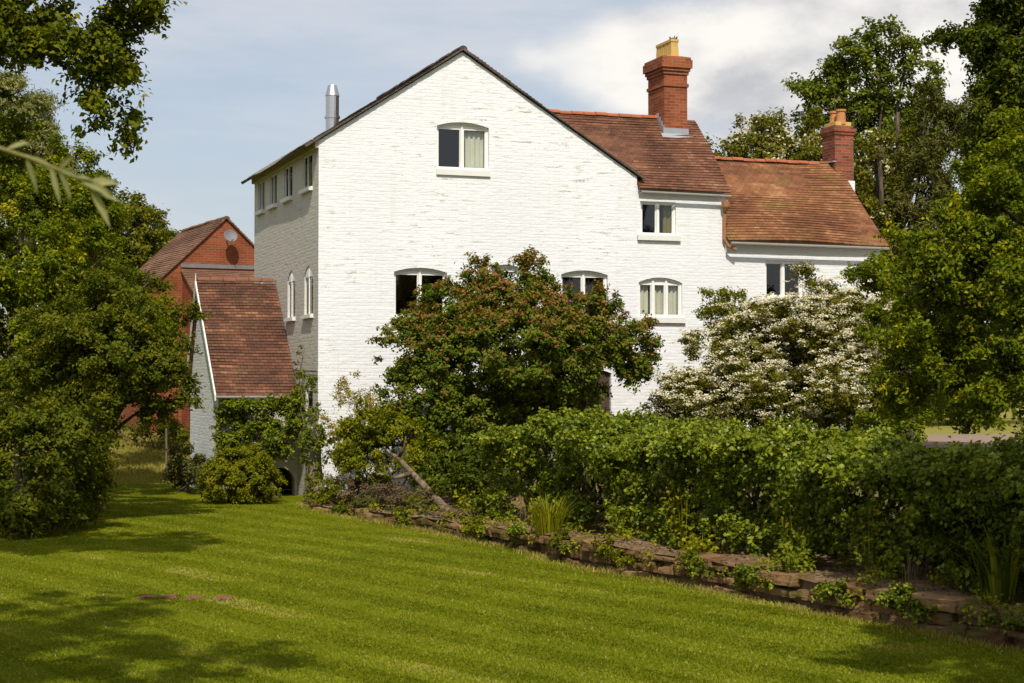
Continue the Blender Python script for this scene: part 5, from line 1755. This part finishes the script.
# trees outside the frame whose shade falls on the lawn; the willow's twig hangs into view
shade1, _, _ = tree('willow_tree', 'willow beside the viewpoint, one blurred leafy twig hanging into view at the left', [], 'willow', world=[((-6.2, 8.2, 7.6), 2.3, 2.0, 1.5), ((-4.0, 9.4, 8.2), 1.3, 1.4, 0.9), ((-7.5, 6.5, 6.0), 1.8, 1.8, 1.5), ((-2.4, 8.9, 8.3), 0.9, .9, 0.5), ((-4.7, 11.8, 8.4), 1.3, 1.5, 0.8), ((-3.2, 8.0, 7.4), 1.2, 1.2, 0.7), ((-5.5, 10.2, 7.6), 1.4, 1.4, 1.0)],
     base=(-7.0, 6.0, 0), top=(-6.6, 7, 6.5), r0=0.3, rc=0.35, leafL=0.10, leafW=0.03, hang=0.6, lai=1.0)
tree('shade_tree', 'tree by the right end of the stone wall, above the frame, shading the hedge end', [], 'maple', world=[((5.5, 12.0, 8.0), 1.2, 1.5, 0.8), ((4.4, 9.0, 7.6), 1.1, 1.2, 0.7), ((6.1, 14.4, 8.2), 1.5, 1.6, 1.0), ((5.9, 13.2, 8.6), 1.1, 1.4, 0.7), ((5.6, 11.0, 7.2), 1.2, 1.4, 0.8), ((6.2, 13.2, 7.6), 1.9, 1.9, 1.3), ((5.4, 10.2, 7.6), 1.4, 1.4, 1.0), ((7.6, 11.5, 8.5), 2.2, 2.2, 1.6), ((8.5, 14.5, 6.5), 1.8, 1.8, 1.6), ((7.2, 15.5, 7.8), 1.4, 1.4, 1.0), ((6.4, 15.8, 8.6), 1.3, 1.3, 0.8), ((5.7, 13.0, 7.4), 1.1, 1.2, 0.7)],
     base=(9.3, 12.0, 0), top=(8.3, 12, 7.5), r0=0.25, rc=0.36, leafL=0.10, leafW=0.07, lai=1.35, spacing=0.7)


def willow_twig():
    o = Vector(shade1.location)
    pts = [at(-140, 60, 4.6), at(-60, 118, 4.5), at(0, 148, 4.4), at(30, 158, 4.38), at(60, 170, 4.36), at(84, 182, 4.35), at(98, 196, 4.35)]
    mb = MB()
    stem = [Vector((-5.6, 6.6, 5.6)), Vector((-3.6, 5.4, 4.4))] + pts
    mb.tube([p - o for p in stem], [0.03, 0.018, 0.008, 0.006, 0.005, .004, .0035, .003, .002], 6)
    mb.build('twig', M['twig'], shade1)
    mb = MB()
    rr = random.Random(5)
    for i in range(3, len(pts)):
        a, b = pts[i - 1], pts[i]
        for k in range(4):
            p = a.lerp(b, rr.random())
            sd = rr.choice((-1, 1))
            d = Vector((rr.uniform(0.2, 0.9), rr.uniform(-.3, .3), rr.uniform(-1.0, 0.1) if sd > 0 else rr.uniform(-.3, .45))).normalized()
            ln = rr.uniform(0.055, 0.10)
            wd = ln * rr.uniform(0.08, 0.14)
            n = Vector((rr.uniform(-.4, .4), -1, rr.uniform(0, .8))).normalized()
            s = d.cross(n).normalized()
            n = s.cross(d)
            mb.cur = rr.uniform(0.2, 1)
            ts = [0, .2, .45, .7, 1]
            ww = [0.1, .75, 1, .7, .03]
            cen = [p + d * (ln * t) - Z_ * (ln * 0.25 * t * t) for t in ts]
            for j in range(4):
                for side in (-1, 1):
                    q = [cen[j], cen[j + 1], cen[j + 1] + s * (side * wd * ww[j + 1]) + n * wd * .25, cen[j] + s * (side * wd * ww[j]) + n * wd * .25]
                    mb.face([v - o for v in (q if side > 0 else list(reversed(q)))])
    mb.build('twig_leaves', L['pale'], shade1)


willow_twig()

# far wood closing the view
def far_woods():
    C = []
    for i in range(150):
        x = random.uniform(-75, 75)
        y = 100 + random.uniform(0, 25)
        h = 4.5 + 2.5 * math.sin(x * 0.21) + random.uniform(-1, 1.5)
        for k in range(10):
            C.append((x + random.uniform(-2.5, 2.5), y + random.uniform(-2.5, 2.5), random.uniform(0.8, max(1.5, h))))
    C = np.array(C)
    P, Nn, rnd, idx = leaves_in_clusters(C, C - np.array([0, 0, 1.0]), 1.3, 0.45, 0.32, 1.1, 0.6, 0.8)
    o = quads_mesh('far_woods', leaf_quads(P, Nn, 0.45, 0.32), rnd, L['far'])
    o['kind'] = 'stuff'
    o['label'] = 'distant belt of woodland behind the meadow'


far_woods()

# fence posts on the far side of the lawn
proto = None
for k, (px, py, Y, lab) in enumerate(((166, 470, 46, 'thin wooden fence post left of the lean-to, nearest of three'), (152, 462, 52, 'thin wooden fence post, middle one of three under the small tree'), (174, 465, 56, 'thin wooden fence post, farthest of three beside the brown bush'))):
    p = at(px, py, Y)
    if proto is None:
        mb = MB()
        mb.tube([(0, 0, -.1), (0.01, 0, .6), (0, 0, 1.15)], [.03, .028, .026], 7)
        proto = mb.build('fence_post', M['wood'])
        o = proto
    else:
        o = proto.copy()
        COL.objects.link(o)
    o.location = (p.x, p.y, rise(p.x, p.y))
    tag(o, lab, 'post', 'fence posts beyond the lawn')
